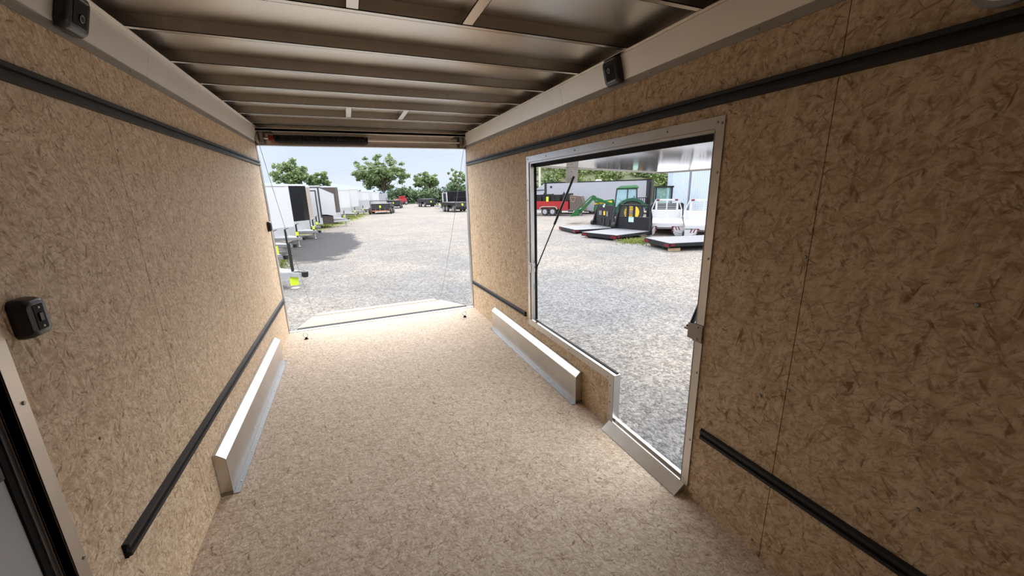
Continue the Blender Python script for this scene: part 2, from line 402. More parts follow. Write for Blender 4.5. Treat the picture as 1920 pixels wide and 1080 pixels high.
# roof sheet + bows
mb = MB()
N = 40
for i in range(N):      # gently crowned sheet
    x0, x1 = -T+(W+2*T)*i/N, -T+(W+2*T)*(i+1)/N
    z0 = 2.487; z1 = z0
    mb.hexa([(x0,YF,z0),(x1,YF,z1),(x1,D-.03,z1),(x0,D-.03,z0)], [(x0,YF,z0+.012),(x1,YF,z1+.012),(x1,D-.03,z1+.012),(x0,D-.03,z0+.012)])
mb = MB().box((-T, YF, 2.487), (W+T, D-.03, 2.50))
ceil = struct(mb.build('ceiling', m_roof), 'aluminium roof sheet on steel bows', 'ceiling')
def bow(y, x0=.0, x1=W):
    # hat section bow: web, bottom flange with lips
    mb = MB()
    mb.box((x0, y, ZC), (x1, y+.032, ZC+.003)); mb.box((x0, y, ZC), (x1, y+.003, 2.4865)); mb.box((x0, y+.029, ZC), (x1, y+.032, 2.4865))
    return mb.build('roof_bow', m_bow, ceil)
BOWS = [-1.1, -.58, -.08, .42, .93, 1.42, 1.915, 2.40, 2.885, 3.355, 3.865, 4.375, 4.875]
for y in BOWS: bow(y)
def stub(x, y0, y1):
    mb = MB().box((x, y0+.033, ZC+.002), (x+.052, y1-.001, ZC+.005)); mb.box((x, y0+.033, ZC+.002), (x+.003, y1-.001, 2.4865)); mb.box((x+.049, y0+.033, ZC+.002), (x+.052, y1-.001, 2.4865))
    mb.build('vent_brace', m_bow, ceil)
stub(.966, 1.42, 1.915); stub(1.455, 1.42, 1.915); stub(.962, 3.865, 4.375); stub(1.455, 3.865, 4.375)
# cove panels
def cove(name, left, label):
    s = (lambda x: x) if left else (lambda x: W-x)
    mb = MB(); L = [YF, .55, 2.93 if left else 3.30, D-.06]
    jt = 2.71
    for a, b in ((YF, jt-.001), (jt+.001, D-.07)):
        pr = [(s(.012), 2.303), (s(.046), ZC-.004), (s(.043), ZC-.002), (s(.004), 2.303)]
        mb.prism([(x, a, z) for x, z in pr], (0, b-a, 0))
    o = struct(mb.build(name, m_cove), label, 'trim')
    mb = MB().box((s(.0005), YF, 2.268), (s(.006), D-.07, 2.303)); mb.build('mounting_flange', m_trimgrey, o)
    mb = MB().box((s(.03), YF, ZC-.003), (s(.075), D-.07, ZC-.0005)); mb.build('top_lip', m_bow, o)
    screws([(s(.006), y, 2.284) for y in (1.2, 1.8, 2.55, 3.4, 4.2, 4.9)], (1 if left else -1, 0, 0), o)
    return o
coveL = cove('trim_1', True, 'aluminium cove strip along the left wall top')
coveR = cove('trim_2', False, 'aluminium cove strip along the right wall top')

# ------------------------------------------------------------------ rear opening frame
mb = MB()
mb.box((-T, D-.03, -.03), (.006, D+.05, 2.5)); mb.box((W-.006, D-.03, -.03), (W+T, D+.05, 2.5))
frame = struct(mb.build('trim_3', m_alu), 'aluminium frame around the rear opening', 'trim')
mb = MB().box((-T, D-.06, 0), (.004, D-.028, 2.268)); mb.box((W-.004, D-.06, 0), (W+T, D-.028, 2.268)); mb.build('corner_angle', m_dsteel, frame)
mb = MB().box((-T, D-.03, HT+.005), (W+T, D+.05, 2.5)); mb.build('header', m_bow, frame)
mb = MB().box((.04, D-.19, 2.40), (W-.04, D-.04, 2.425)); mb.box((.04, D-.19, 2.40), (W-.04, D-.186, 2.43)); mb.build('header_shelf', m_cove, frame)
mb = MB().box((0, D-.035, -.012), (W, D+.02, .006)); mb.build('sill', m_alu, frame, .002)
screws([(.12+i*.32, D-.01, .006) for i in range(8)], (0,0,1), frame, r=.004)
# ramp spring
sp_ = empty('ramp_spring', 'black coil spring on a steel rod above the rear opening', 'spring', (0, D-.10, 2.335))
ry = D-.10
def loc(o): return o
pts = []
turns = 48; x0, x1 = .20, 1.17
for i in range(turns*12+1):
    t = i/(turns*12); a = 2*PI*turns*t; pts.append((x0+(x1-x0)*t, .033*math.cos(a), .033*math.sin(a)))
MB().tube(pts, .0098, 6).build('coil', m_rubber, sp_, smooth=True)
MB().cyl((.10, 0, 0), (2.36, 0, 0), .012, n=12).build('rod', m_bow, sp_, smooth=True)
MB().cyl((.145, 0, 0), (.20, 0, 0), .034, n=16).build('winding_cone', m_redpaint, sp_, smooth=True)
MB().cyl((1.17, 0, 0), (1.20, 0, 0), .036, n=16).build('end_cone', m_rubber, sp_, smooth=True)
for x in (.06, 2.36):
    mb = MB().box((x, -.02, -.05), (x+.035, .02, .062)); mb.build('rod_bracket', m_dsteel, sp_, .003)
    sgn = 1 if x < 1 else -1
    MB().box((x-.02 if sgn > 0 else x-.08, -.045, .062), (x+.13 if sgn > 0 else x+.06, .045, .085)).build('top_plate', m_rubber, sp_, .003)
    MB().cyl((x-.035 if sgn > 0 else x+.045, 0, 0), (x-.01 if sgn > 0 else x+.07, 0, 0), .05, n=18).build('cable_drum', m_dsteel, sp_, smooth=True)
# ramp door, lowered outside
rm = struct(empty('door_3', 'rear ramp door lowered onto the gravel', 'door', (W/2, D+.06, 0)))
R0, R1, RZ0, RZ1 = .0, 2.06, .0, -.43
def rz(t): return RZ0+(RZ1-RZ0)*t
hw = 1.155
mb = MB().hexa([(-hw,.03,-.045),(hw,.03,-.045),(hw,R1,RZ1-.04),(-hw,R1,RZ1-.04)], [(-hw,.076,-.012),(hw,.076,-.012),(hw,R1,RZ1),(-hw,R1,RZ1)])
mb.build('deck', m_ramp, rm)
mb = MB().hexa([(-hw+.05,R1+.035,RZ1-.03),(hw-.05,R1+.035,RZ1-.03),(hw-.05,R1+.36,G+.004),(-hw+.05,R1+.36,G+.004)], [(-hw+.05,R1+.035,RZ1-.002),(hw-.05,R1+.035,RZ1-.002),(hw-.05,R1+.36,G+.022),(-hw+.05,R1+.36,G+.022)])
mb.build('ramp_flap', m_ramp, rm)
mb = MB().box((-hw, -.038, -.05), (hw, .075, -.004)); mb.build('hinge', m_rubber, rm)
mb = MB().hexa([(-hw-.02,.03,-.05),(-hw,.03,-.05),(-hw,R1,RZ1-.05),(-hw-.02,R1,RZ1-.05)], [(-hw-.02,.03,-.008),(-hw,.03,-.008),(-hw,R1,RZ1+.004),(-hw-.02,R1,RZ1+.004)])
mb.hexa([(hw,.03,-.05),(hw+.02,.03,-.05),(hw+.02,R1,RZ1-.05),(hw,R1,RZ1-.05)], [(hw,.03,-.008),(hw+.02,.03,-.008),(hw+.02,R1,RZ1+.004),(hw,R1,RZ1+.004)])
mb.build('edge_channel', m_alu, rm)
# cables
for nm, xa, xb, lb in ((0, .04, .085, 'thin steel ramp cable hanging on the left of the rear opening'), (1, W-.04, 2.395, 'thin steel ramp cable hanging on the right of the rear opening')):
    pts = [Vector((xa, D-.1, 2.30)).lerp(Vector((xb, D+2.1, -.40)), i/12)-Vector((0, 0, .10*math.sin(PI*i/12))) for i in range(13)]
    o = tag(MB().tube(pts, .0028, 6).build('lift_cable', m_dsteel), lb, 'cable', 'ramp lift cables')

# ------------------------------------------------------------------ escape door frame (flat interior trim + jamb)
def y_frame():
    o = struct(empty('trim_4', 'aluminium trim frame around the side opening', 'trim', (W, EY0, 0)))
    o.location = (0,0,0)
    def flat(a, b, x=W-.004, t=.004): return MB().box((x, a[0], a[1]), (x+t, b[0], b[1]))
    fy0, fy1, fz1 = 1.308, 3.392, 1.992
    flat((fy0, .055), (1.358, fz1), W-.006).build('trim_strip', m_alu, o)
    flat((1.3585, 1.937), (fy1, fz1), W-.005).build('trim_strip', m_alu, o)
    flat((3.338, .365), (fy1, 1.9365), W-.005).build('trim_strip', m_alu, o)
    flat((2.0, .365), (3.3375, .425), W-.005).build('trim_strip', m_alu, o)
    flat((1.985, 0.012), (2.045, .4245), W-.006).build('trim_strip', m_alu, o)
    # jamb liner through the wall thickness
    j0, j1 = W-.001, W+.058
    mb = MB(); mb.box((j0, 1.345, .02), (j1, 1.362, 1.945)); mb.build('jamb', m_alu, o)
    mb = MB(); mb.box((j0, 1.362, 1.925), (j1, 3.325, 1.942)); mb.build('jamb', m_alu, o)
    mb = MB(); mb.box((j0, 3.31, .415), (j1, 3.325, 1.925)); mb.build('jamb', m_alu, o)
    mb = MB(); mb.box((j0, 1.998, .40), (j1, 3.31, .415)); mb.build('jamb', m_alu, o)
    mb = MB(); mb.box((j0, 1.998, .02), (j1, 2.014, .40)); mb.build('jamb', m_alu, o)
    # black weather seals
    s0, s1 = W+.035, W+.055
    MB().box((s0, 1.362, 1.895), (W+.058, 3.31, 1.925)).build('weather_seal', m_rubber, o)
    MB().box((s0, 3.302, .43), (s1, 3.31, 1.895)).build('weather_seal', m_rubber, o)
    MB().box((s0, 2.014, .415), (s1, 3.302, .421)).build('weather_seal', m_rubber, o)
    # dark grooves where the trim meets the jambs
    MB().box((W-.0075, 1.354, .06), (W-.0055, 1.3575, 1.936)).build('groove', m_dsteel, o)
    MB().box((W-.0065, 1.36, 1.9375), (W-.0045, 3.337, 1.941)).build('groove', m_dsteel, o)
    MB().box((W-.0065, 3.338, .428), (W-.0045, 3.3415, 1.936)).build('groove', m_dsteel, o)
    MB().box((W-.0065, 2.03, .4215), (W-.0045, 3.337, .425)).build('groove', m_dsteel, o)
    MB().box((W-.0075, 1.986, .02), (W-.0055, 1.9895, .42)).build('groove', m_dsteel, o)
    # sloping sill plate on the floor
    mb = MB().prism([(W-.075, 1.33, .003), (W-.004, 1.33, .058), (W+.06, 1.33, .058), (W+.06, 1.33, .012), (W-.02, 1.33, .003)], (0, .69, 0)); mb.build('sill_plate', m_alu, o)
    MB().box((W+.02, 1.362, .058), (W+.03, 1.998, .075)).build('sill_lip', m_alu, o)
    screws([(W-.006, 1.322, z) for z in (.35, .75, 1.35, 1.75, 1.96)]+[(W-.005, y, 1.967) for y in (1.345, 1.65, 2.1, 2.55, 3.0, 3.36)]
           +[(W-.005, 3.375, z) for z in (.42, .7, 1.2, 1.6)]+[(W-.005, y, .385) for y in (2.06, 2.3, 2.6, 2.9, 3.15)]+[(W-.006, 2.028, z) for z in (.09, .2, .33)], (-1,0,0), o)
    return o
efr = y_frame()
# door leaf, swung up and out
th = math.radians(-2.6); c_, s_ = math.cos(th), math.sin(th)
HX, HZ = W+.06, 1.905
def dp(l, y, t): return (HX+l*c_-t*s_, y, HZ+l*s_+t*c_)     # l along leaf, t up through its thickness
leaf = struct(empty('door_1', 'white escape door swung up and out', 'door', (HX, 2.33, HZ))); leaf.location = (0,0,0)
prof = [(0.0, 3.335), (1.49, 3.335), (1.49, 2.0), (1.86, 2.0), (1.86, 1.335), (0.0, 1.335)]
mb = MB().prism([dp(l, y, 0.0) for l, y in prof], (-.035*s_, 0, .035*c_)); mb.build('door_skin', m_doorwhite, leaf)
def rim(a, b, w=.03):
    return MB().bar(dp(a[0], a[1], -.004), dp(b[0], b[1], -.004), w, .008).build('door_rim', m_alu, leaf)
rim((1.475, 3.31), (1.475, 2.0)); rim((1.845, 2.0), (1.845, 1.36)); rim((1.475, 2.015), (1.86, 2.015)); rim((0.03, 3.295), (1.46, 3.295)); rim((.03, 1.375), (1.83, 1.375))
MB().bar(dp(-.005, 1.34, .01), dp(-.005, 3.33, .01), .05, .03).build('hinge', m_rubber, leaf)
mb = MB().hexa([dp(1.30, 2.25, -.03), dp(1.44, 2.25, -.03), dp(1.44, 2.06, -.03), dp(1.30, 2.06, -.03)], [dp(1.30, 2.25, -.001), dp(1.44, 2.25, -.001), dp(1.44, 2.06, -.001), dp(1.30, 2.06, -.001)]); mb.build('latch', m_rubber, leaf, .003)
for yy in (3.27, 1.41):
    y1_ = yy+(.03 if yy > 2 else -.03); y2_ = y1_+.004
    br = MB().hexa([dp(.31, y1_, -.135), dp(.44, y1_, -.135), dp(.44, y2_, -.135), dp(.31, y2_, -.135)], [dp(.31, y1_, -.001), dp(.44, y1_, -.001), dp(.44, y2_, -.001), dp(.31, y2_, -.001)])
    br.hexa([dp(.31, y1_-.05, -.005), dp(.44, y1_-.05, -.005), dp(.44, y1_, -.005), dp(.31, y1_, -.005)], [dp(.31, y1_-.05, -.001), dp(.44, y1_-.05, -.001), dp(.44, y1_, -.001), dp(.31, y1_, -.001)])
    br.bar(dp(.31, y1_-.001, -.065), dp(.44, y1_-.001, -.065), .003, .003)
    b_ = br.build('strut_bracket', mat('bracket_white', (.85,.85,.84), .4), leaf)
    screws([dp(.37, y1_, -.035), dp(.37, y1_, -.095)], (0,-1,0), b_)
# gas struts
for yy, lb, yb in ((3.255, 'black gas strut across the far side of the side opening', 3.335), (1.43, 'black gas strut at the near jamb of the side opening', 1.34)):
    a = Vector((W+.03, yy+(.01 if yy > 2 else -.01), .965)); b = Vector(dp(.37, yy, -.08))
    g_ = empty('gas_strut', lb, 'gas strut', a, group='gas struts of the escape door')
    dd = b-a
    thick0 = dd*.42
    if yy > 2:
        MB().cyl((0,0,0), dd*.50, .0055, n=10).build('rod', m_rubber, g_, smooth=True)
        MB().cyl(dd*.48, dd, .0115, n=14).build('cylinder', m_plastic, g_, smooth=True)
    else:
        MB().cyl(dd*.48, dd, .0055, n=10).build('rod', m_rubber, g_, smooth=True)
        MB().cyl((0,0,0), dd*.50, .0125, n=14).build('cylinder', m_plastic, g_, smooth=True)
    MB().cyl((-.008,-.012,0), (-.008,.012,0), .013, n=12).build('ball_end', m_rubber, g_, smooth=True)
    yr = yb-a.y; sg = -1 if yy > 2 else 1
    mb = MB().box((-.04, yr-.03, -.05), (-.036, yr+.028, .045)); mb.box((-.037, yr+sg*.028-.002, -.048), (.028, yr+sg*.028+.002, .042)); mb.box((-.0365, yr, -.045), (-.033, .016*-sg if yy < 2 else -.016, .038)); mb.box((-.034, -.010, -.006), (-.004, .010, .006))
    b_ = mb.build('mounting_bracket', m_dsteel if yy < 2 else m_steel, g_, .001)
    screws([(-.04, yr, -.035), (-.04, yr, .03)], (-1,0,0), b_)
# sticker on far jamb
o = MB().box((W+.02, 3.3085, .74), (W+.045, 3.3095, .80)).build('label_sticker', m_teal, efr)

# ------------------------------------------------------------------ closed side door, left
d2 = struct(empty('door_2', 'closed side door in the left wall', 'door', (0, 1.39, 0))); d2.location = (0,0,0)
MB().box((-.002, 1.352, .02), (.004, 1.398, 1.93)).build('trim_strip', m_alu, d2)
MB().box((-.016, 1.335, .02), (.0, 1.3515, 1.90)).build('trim_step', m_alu, d2)
MB().box((-.045, 1.318, .02), (-.018, 1.335, 1.90)).build('jamb', m_alu, d2)
MB().box((-.04, 1.298, .02), (-.022, 1.318, 1.90)).build('weather_seal', m_rubber, d2)
MB().box((-.045, .47, .03), (-.028, 1.297, 1.89)).build('door_skin', m_greypanel, d2)
MB().box((-.002, .40, .02), (.004, .448, 1.93)).build('trim_strip', m_alu, d2); MB().box((-.002, .449, 1.885), (.004, 1.351, 1.93)).build('trim_strip', m_alu, d2)
lt = MB().box((-.028, 1.19, 1.01), (.008, 1.262, 1.075)).build('latch', m_plastic, d2, .012, seg=3)
MB().cyl((.008, 1.226, 1.045), (.013, 1.226, 1.045), .008, n=10).build('latch_screw', m_screw, lt)
screws([(.004, 1.381, 1.164), (.004, 1.387, .63), (.004, 1.385, 1.6)], (1,0,0), d2)

# ------------------------------------------------------------------ tie-down rails
def rail(pts_y, left, z, label, grp, w=.058, dpt=.02, z1=None, joint=None):
    s = (lambda x: x) if left else (lambda x: W-x)
    y0, y1 = pts_y; z1 = z if z1 is None else z1
    o = empty('tie_down_rail', label, 'rail', (s(0), y0, z), group=grp)
    h = w/2
    pr = [(0,-h),(dpt,-h+.004),(dpt,-.009),(dpt*.35,-.006),(dpt*.35,.006),(dpt,.009),(dpt,h-.004),(0,h)]
    sg = 1 if left else -1
    parts = [(y0, joint, )] if joint else []
    segs = [(y0, joint-.0015), (joint+.0015, y1)] if joint else [(y0, y1)]
    for a, b in segs:
        f = lambda y: (z1-z)*(y-y0)/(y1-y0)
        lo = [(sg*px, a-y0, pz+f(a)) for px, pz in pr]; hi = [(sg*px, b-y0, pz+f(b)) for px, pz in pr]
        nn = len(pr); mb = MB(); mb.add(lo+hi, [tuple(range(nn)), tuple(range(nn, 2*nn))]+[(i, (i+1) % nn, nn+(i+1) % nn, nn+i) for i in range(nn)])
        mb.build('track', m_black, o)
    for e_ in (y0, y1):
        yy = 0 if e_ == y0 else y1-y0; q = .004 if e_ == y0 else -.004
        MB().box((0, yy-q, -h+(0 if e_ == y0 else z1-z)), (sg*dpt*.5, yy, h+(0 if e_ == y0 else z1-z))).build('end_cap', m_rubber, o)
    return o
rail((YF+.05, D-.07), True, 2.065, 'long black tie-down rail high on the left wall', 'black tie-down rails')
rail((YF+.05, D-.07), False, 2.068, 'long black tie-down rail high on the right wall', 'black tie-down rails')
rail((1.557, D-.07), True, .478, 'black tie-down rail low on the left wall above the wheel box', 'black tie-down rails', z1=.44, joint=2.62)
rail((3.46, D-.07), False, .445, 'short black tie-down rail low on the right wall beyond the side opening', 'black tie-down rails', z1=.40, w=.05)
rail((YF+.05, 1.255), False, .43, 'black tie-down rail low on the right wall nearest the camera', 'black tie-down rails', w=.056)

# ------------------------------------------------------------------ wheel boxes
def wheel_box(left, y0, y1, label):
    s = (lambda x: x) if left else (lambda x: W-x)
    o = empty('wheel_box', label, 'wheel box', (s(0), (y0+y1)/2, 0), group='aluminium wheel boxes'); yc = (y0+y1)/2
    sg = 1 if left else -1
    h, d_ = .272, .062; a, b = y0-yc, y1-yc
    pr = [(0, 0.001), (0, h), (sg*.022, h), (sg*d_, h-.036), (sg*d_, .001)]
    MB().prism([(x, a, z) for x, z in pr], (0, b-a, 0)).build('housing', m_alu, o, .0025)
    MB().box((sg*(d_+.0005), a-.005, .0005), (sg*(d_+.034), b+.005, .004)).build('floor_flange', m_diamond, o)
    MB().box((0, a-.004, .0005), (sg*d_, a-.0005, .02)).build('end_flange', m_dsteel, o)
    screws([(sg*(d_+.018), a+.1+i*(b-a-.2)/6, .004) for i in range(7)], (0,0,1), o)
    for i in range(5): MB().box((sg*d_, a+.25+i*(b-a-.5)/4-.012, .05), (sg*(d_+.0015), a+.25+i*(b-a-.5)/4+.012, .054)).build('stitch_tab', m_screw, o)
    return o
wheel_box(True, 2.40, 4.42, 'aluminium wheel box along the left wall')
wheel_box(False, 2.39, 4.37, 'aluminium wheel box along the right wall under the side opening')

# ------------------------------------------------------------------ small fittings
def pod(name, loc, mw, label, cat, kind):
    o = empty(name, label, cat, loc); o.matrix_world = Matrix.Translation(Vector(loc)) @ mw
    if kind == 'light':
        mb = MB(); mb.rrect([(.074,.074,.026,0),(.076,.076,.03,.006),(.074,.074,.03,.018),(.064,.064,.026,.031),(.056,.056,.022,.034)])
        b = mb.build('housing', m_plastic, o, 0, True)
        MB().box((-.042,-.04,.033), (.042,.042,.0355)).build('lens', m_rubber, o, .004)
        MB().cyl((.006,-.012,.035), (.006,-.012,.038), .015, n=20).build('sensor', m_plastic, o, smooth=True)
        MB().ring((.006,-.012,.038), (0,0,1), .012, .0015).build('sensor_rim', m_screw, o, smooth=True)
        MB().box((-.04,.047,.033), (.04,.053,.036)).build('grip_bar', m_trimgrey, o)
    else:
        mb = MB(); mb.rrect([(.042,.056,.02,0),(.043,.057,.022,.008),(.041,.055,.022,.026),(.036,.050,.02,.036),(.030,.044,.017,.0385)])
        mb.build('housing', m_plastic, o, 0, True)
        MB().box((-.020,-.036,.0375), (.020,.036,.0398)).build('face_plate', m_rubber, o, .004)
        MB().box((-.008,-.013,.0395), (.008,.013,.0425)).build('toggle', m_plastic, o, .003)
        screws([(0,-.027,.0395), (0,.027,.0395)], (0,0,1), o, r=.004)
    return o
# normals: cove faces inwards and down
def frame_m(nrm, along):
    z = Vector(nrm).normalized(); x = Vector(along).normalized(); y = z.cross(x); return Matrix((x, y, z)).transposed().to_4x4()
nl = Vector((.123, 0, -.034)); nr = Vector((-.123, 0, -.034))
pod('ceiling_light', (.029, 2.08, 2.362), frame_m(nl, (0,1,0)), 'black square interior light on the left cove strip', 'light', 'light')
pod('ceiling_light', (W-.029, 2.08, 2.362), frame_m(nr, (0,1,0)), 'black square interior light on the right cove strip', 'light', 'light')
pod('light_switch', (0.0, 1.478, 1.378), frame_m((1,0,0), (0,1,0)), 'small black switch box on the left wall by the side door', 'switch', 'switch')
pod('light_switch', (0.0, 5.21, 1.36), frame_m((1,0,0), (0,1,0)), 'small black switch box on the left wall by the rear opening', 'switch', 'switch')
# dome light, only its rim in the frame
dl = empty('dome_light', 'round white dome light above the rail in the top right corner', 'light', (W, .53, 2.192))
MB().cyl((0,0,0), (-.012,0,0), .086, .083, 32).build('rim', m_white, dl, smooth=True)
MB().cyl((-.012,0,0), (-.03,0,0), .07, .055, 32).build('lens', mat('lamp_lens', (.72,.72,.70), .3), dl, smooth=True)
# floor rings
for x, y, lb in ((.225, 5.03, 'small floor tie-down ring near the left corner of the rear opening'), (2.205, 4.965, 'small floor tie-down ring near the right corner of the rear opening')):
    o = empty('tie_down_ring', lb, 'ring', (x, y, 0), group='floor tie-down rings')
    mb = MB().cyl((0,0,0), (0,0,.006), .026, .022, 20); mb.box((-.012,-.008,.005), (.012,.008,.022)); mb.build('base', m_rubber, o, smooth=True)
    MB().ring((-.004,0,.052), (.3,1,0), .027, .0038, 24, 8).build('ring', m_steel, o, smooth=True)
# faint pencil marks on the left board are part of the wall
# ================================================================== OUTSIDE
def dirv(deg): return Vector((math.cos(math.radians(deg)), math.sin(math.radians(deg)), 0))
def wheel(parent, c, r, w, rim_m=None, axis=(0,1,0), nm='wheel', rimr=.6):
    a = Vector(axis); c = Vector(c)
    mb = MB().cyl(c-a*w*.5, c-a*w*.38, r*.9, r, 24).cyl(c-a*w*.38, c+a*w*.38, r, r, 24).cyl(c+a*w*.38, c+a*w*.5, r, r*.9, 24)
    t = mb.build(nm, m_tyre, parent)
    MB().cyl(c-a*(w*.5+.006), c+a*(w*.5+.006), r*rimr, n=20).build('rim', rim_m or m_wheel, t)
    MB().cyl(c-a*(w*.5+.03), c+a*(w*.5+.03), r*.16, n=10).build('hub', m_dsteel, t)
    return t

def enclosed(tip, deg, L, w, h, tongue, side_m, nose_m, label, v=.35, guard=.62, group=None, zb=.30, tag_on=True, roof_m=None, jackh=.62, wheels=True, ts=.6, tz=.22, deckplate=True, trims=None, guard_m=None):
    n = dirv(deg); o = empty('enclosed_trailer', label, 'trailer', (tip[0]-n.x*tongue, tip[1]-n.y*tongue, G), math.radians(deg), group)
    hw = w/2; fl = hw*.55
    fp = [(-L,-hw),(-v,-hw),(-.01,-fl),(-.01,fl),(-v,hw),(-L,hw)]
    MB().prism([(x,y,zb) for x, y in fp], (0,0,h-zb-.09)).build('body', side_m, o)
    q = .008
    np_ = [(-v+.0,-hw-q),(q,-fl-q*.5),(q,fl+q*.5),(-v,hw+q),(-v-.02,hw+.001),(-v-.02,-hw-.001)]
    MB().prism([(x,y,zb+guard) for x, y in np_], (0,0,h-zb-guard-.10)).build('nose_panel', nose_m, o)
    np2 = [(-v,-hw-.012),(.014,-fl-.006),(.014,fl+.006),(-v,hw+.012),(-v-.03,hw+.001),(-v-.03,-hw-.001)]
    if guard: MB().prism([(x,y,zb-.01) for x, y in np2], (0,0,guard)).build('stone_guard', guard_m or m_diamond, o)
    rp = [(-L-.02,-hw-.03),(-v,-hw-.03),(.03,-fl-.02),(.03,fl+.02),(-v,hw+.03),(-L-.02,hw+.03)]
    MB().prism([(x,y,h-.10) for x, y in rp], (0,0,.10)).build('roof', roof_m or m_white, o, .015)
    z = zb+.06
    mb = MB().bar((-.1,-hw*.62,z), (tongue-.1,-.05,z), .06, .1).bar((-.1,hw*.62,z), (tongue-.1,.05,z), .06, .1)
    if deckplate: mb.prism([(0,-hw*.58,z+.051),(tongue-.35,-.12,z+.051),(tongue-.35,.12,z+.051),(0,hw*.58,z+.051)], (0,0,.012))
    mb.build('tongue', m_diamond, o)
    mb = MB().bar((tongue-.32,0,z+.02), (tongue,0,z+.02), .09, .09).cyl((tongue-.05,0,z-.06),(tongue-.05,0,z+.06), .06, n=12); mb.build('coupler', m_rubber, o)
    j = MB().bar((tongue-.42,.0,z-.1), (tongue-.42,0,z+jackh), .048).cyl((tongue-.42,0,z+jackh),(tongue-.42,.16,z+jackh+.03), .012).build('jack', m_rubber, o)
    MB().bar((tongue-.42,0,.012),(tongue-.42,0,z-.09), .055).box((tongue-.50,-.08,0),(tongue-.34,.08,.012)).build('jack_foot', m_steel, j)
    if tag_on:
        t_ = Vector((CAM.x-tip[0], CAM.y-tip[1], 0)).normalized()
        loc_ = Matrix.Rotation(-math.radians(deg), 3, 'Z') @ t_
        c = Vector((tongue-.42,0,z+tz))+loc_*.075; sd_ = Vector((-loc_.y, loc_.x, 0))
        mb = MB().hexa([c-sd_*.09*ts-loc_*.002+Vector((0,0,-.14*ts)), c+sd_*.09*ts-loc_*.002+Vector((0,0,-.14*ts)), c+sd_*.09*ts-loc_*.002+Vector((0,0,.14*ts)), c-sd_*.09*ts-loc_*.002+Vector((0,0,.14*ts))],
                       [c-sd_*.09*ts+loc_*.002+Vector((0,0,-.14*ts)), c+sd_*.09*ts+loc_*.002+Vector((0,0,-.14*ts)), c+sd_*.09*ts+loc_*.002+Vector((0,0,.14*ts)), c-sd_*.09*ts+loc_*.002+Vector((0,0,.14*ts))])
        mb.build('price_tag', m_lime, o)
    if wheels:
        for xx in (-L*.55, -L*.55-.85):
            for s_ in (-1, 1): wheel(o, (xx, s_*(hw-.12), .33), .33, .2)
    return o
ROW = 'enclosed trailers parked in the left row'
A_ = -40
enclosed((-.22,10.25), A_, 4.2, 1.9, 2.55, 2.5, m_white, m_white, 'nearest trailer of the left row, only its tongue and tagged jack showing', group=ROW, jackh=.75, ts=1., tz=-.13)
enclosed((-1.05,13.6), A_, 4.5, 1.9, 2.4, 2.6, m_white, m_white, 'second trailer of the left row, its tongue and lime tag beside the jamb', group=ROW, jackh=.8, ts=.9)
enclosed((-1.12,16.66), A_, 4.8, 1.8, 2.3, 2.6, m_white, m_charcoal, 'third trailer of the left row, a bare grey tongue with black jack', group=ROW, tag_on=False)
enclosed((-1.03,19.3), A_, 5.5, 2.1, 2.74, 1.5, m_white, m_white, 'white-nosed enclosed trailer nearest in view in the left row', group=ROW, v=.12, guard=.5)
t5 = enclosed((-.60,22.6), A_, 6, 2.1, 2.82, 1.5, m_white, m_blackpaint, 'enclosed trailer with glossy black nose and tread plate guard', group=ROW, v=.12, guard=.0)
MB().box((.002,-.62,.29),(.022,.86,.90)).build('stone_guard', m_diamond, t5)
t6 = enclosed((-.66,26.0), A_, 1.5, 2.1, 2.80, 1.5, m_white, m_greyskin, 'enclosed trailer with warm grey nose beside the black-nosed one', group=ROW, v=.12, guard=.55)
# gooseneck style trailer, side towards the camera
gn = empty('gooseneck_trailer', 'white gooseneck trailer with black framed door and raised front', 'trailer', (.12,29.6,G), math.radians(6), ROW)
MB().prism([(-7,0,.3),(-.95,0,.3),(-.95,0,1.0),(-.15,0,.82),(-.05,0,.95),(-.05,0,2.35),(-.9,0,2.78),(-7,0,2.78)], (0,2.3,0)).build('body', m_white, gn)
MB().box((-7,-.02,2.78),(-.85,2.32,2.86)).build('roof', m_white, gn)
mb = MB().bar((-.88,-.012,2.76),(-.02,-.012,2.33), .02, .07).box((-7,-.02,2.71),(-.9,-.001,2.78)); mb.build('roof_trim', m_bronze, gn)
dr = MB().box((-1.66,-.022,.5),(-1.20,-.001,2.5)).build('side_door', m_white, gn)
mb = MB().box((-1.73,-.03,.42),(-1.66,-.001,2.55)); mb.box((-1.20,-.03,.42),(-1.13,-.001,2.55)); mb.box((-1.73,-.03,2.49),(-1.13,-.001,2.56)); mb.build('door_frame', m_charcoal, gn)
MB().box((-1.02,-.02,.75),(-.93,-.001,2.70)).build('corner_trim', m_charcoal, gn)
MB().box((-.94,.1,.32),(-.25,2.2,.84)).build('dark_undercut', m_bronze, gn)  # dark block standing in for the shaded undercut below the raised front
MB().bar((-.3,.6,.4),(.9,1.1,.4),.1).bar((-.3,1.7,.4),(.9,1.2,.4),.1).bar((.6,1.15,0.01),(.6,1.15,.9),.08).build('tongue', m_diamond, gn)
for xx in (-4.2,-5.1):
    for yy in (.15, 2.15): wheel(gn, (xx, yy, .35), .35, .22)
enclosed((.85,33.2), A_, 6, 2.1, 2.9, 1.5, m_white, m_bronze, 'enclosed trailer with bronze nose behind the white gooseneck', group=ROW, v=.15, guard=.55)
enclosed((1.8,42.6), A_, 6, 2.1, 2.75, 1.4, m_white, m_white, 'white enclosed trailer first after the bronze-nosed one', group=ROW, v=.3, guard=.65)
enclosed((2.75,47.0), A_, 6, 2.1, 2.85, 1.4, m_white, m_white, 'white enclosed trailer second after the bronze-nosed one, taller and close to its neighbour', group=ROW, v=.5, guard=.6)
enclosed((4.0,53.2), A_-10, 6, 2.0, 2.6, 1.4, m_white, m_white, 'white enclosed trailer with tall grey guard behind the black utility trailer', group=ROW, v=.3, guard=1.2)
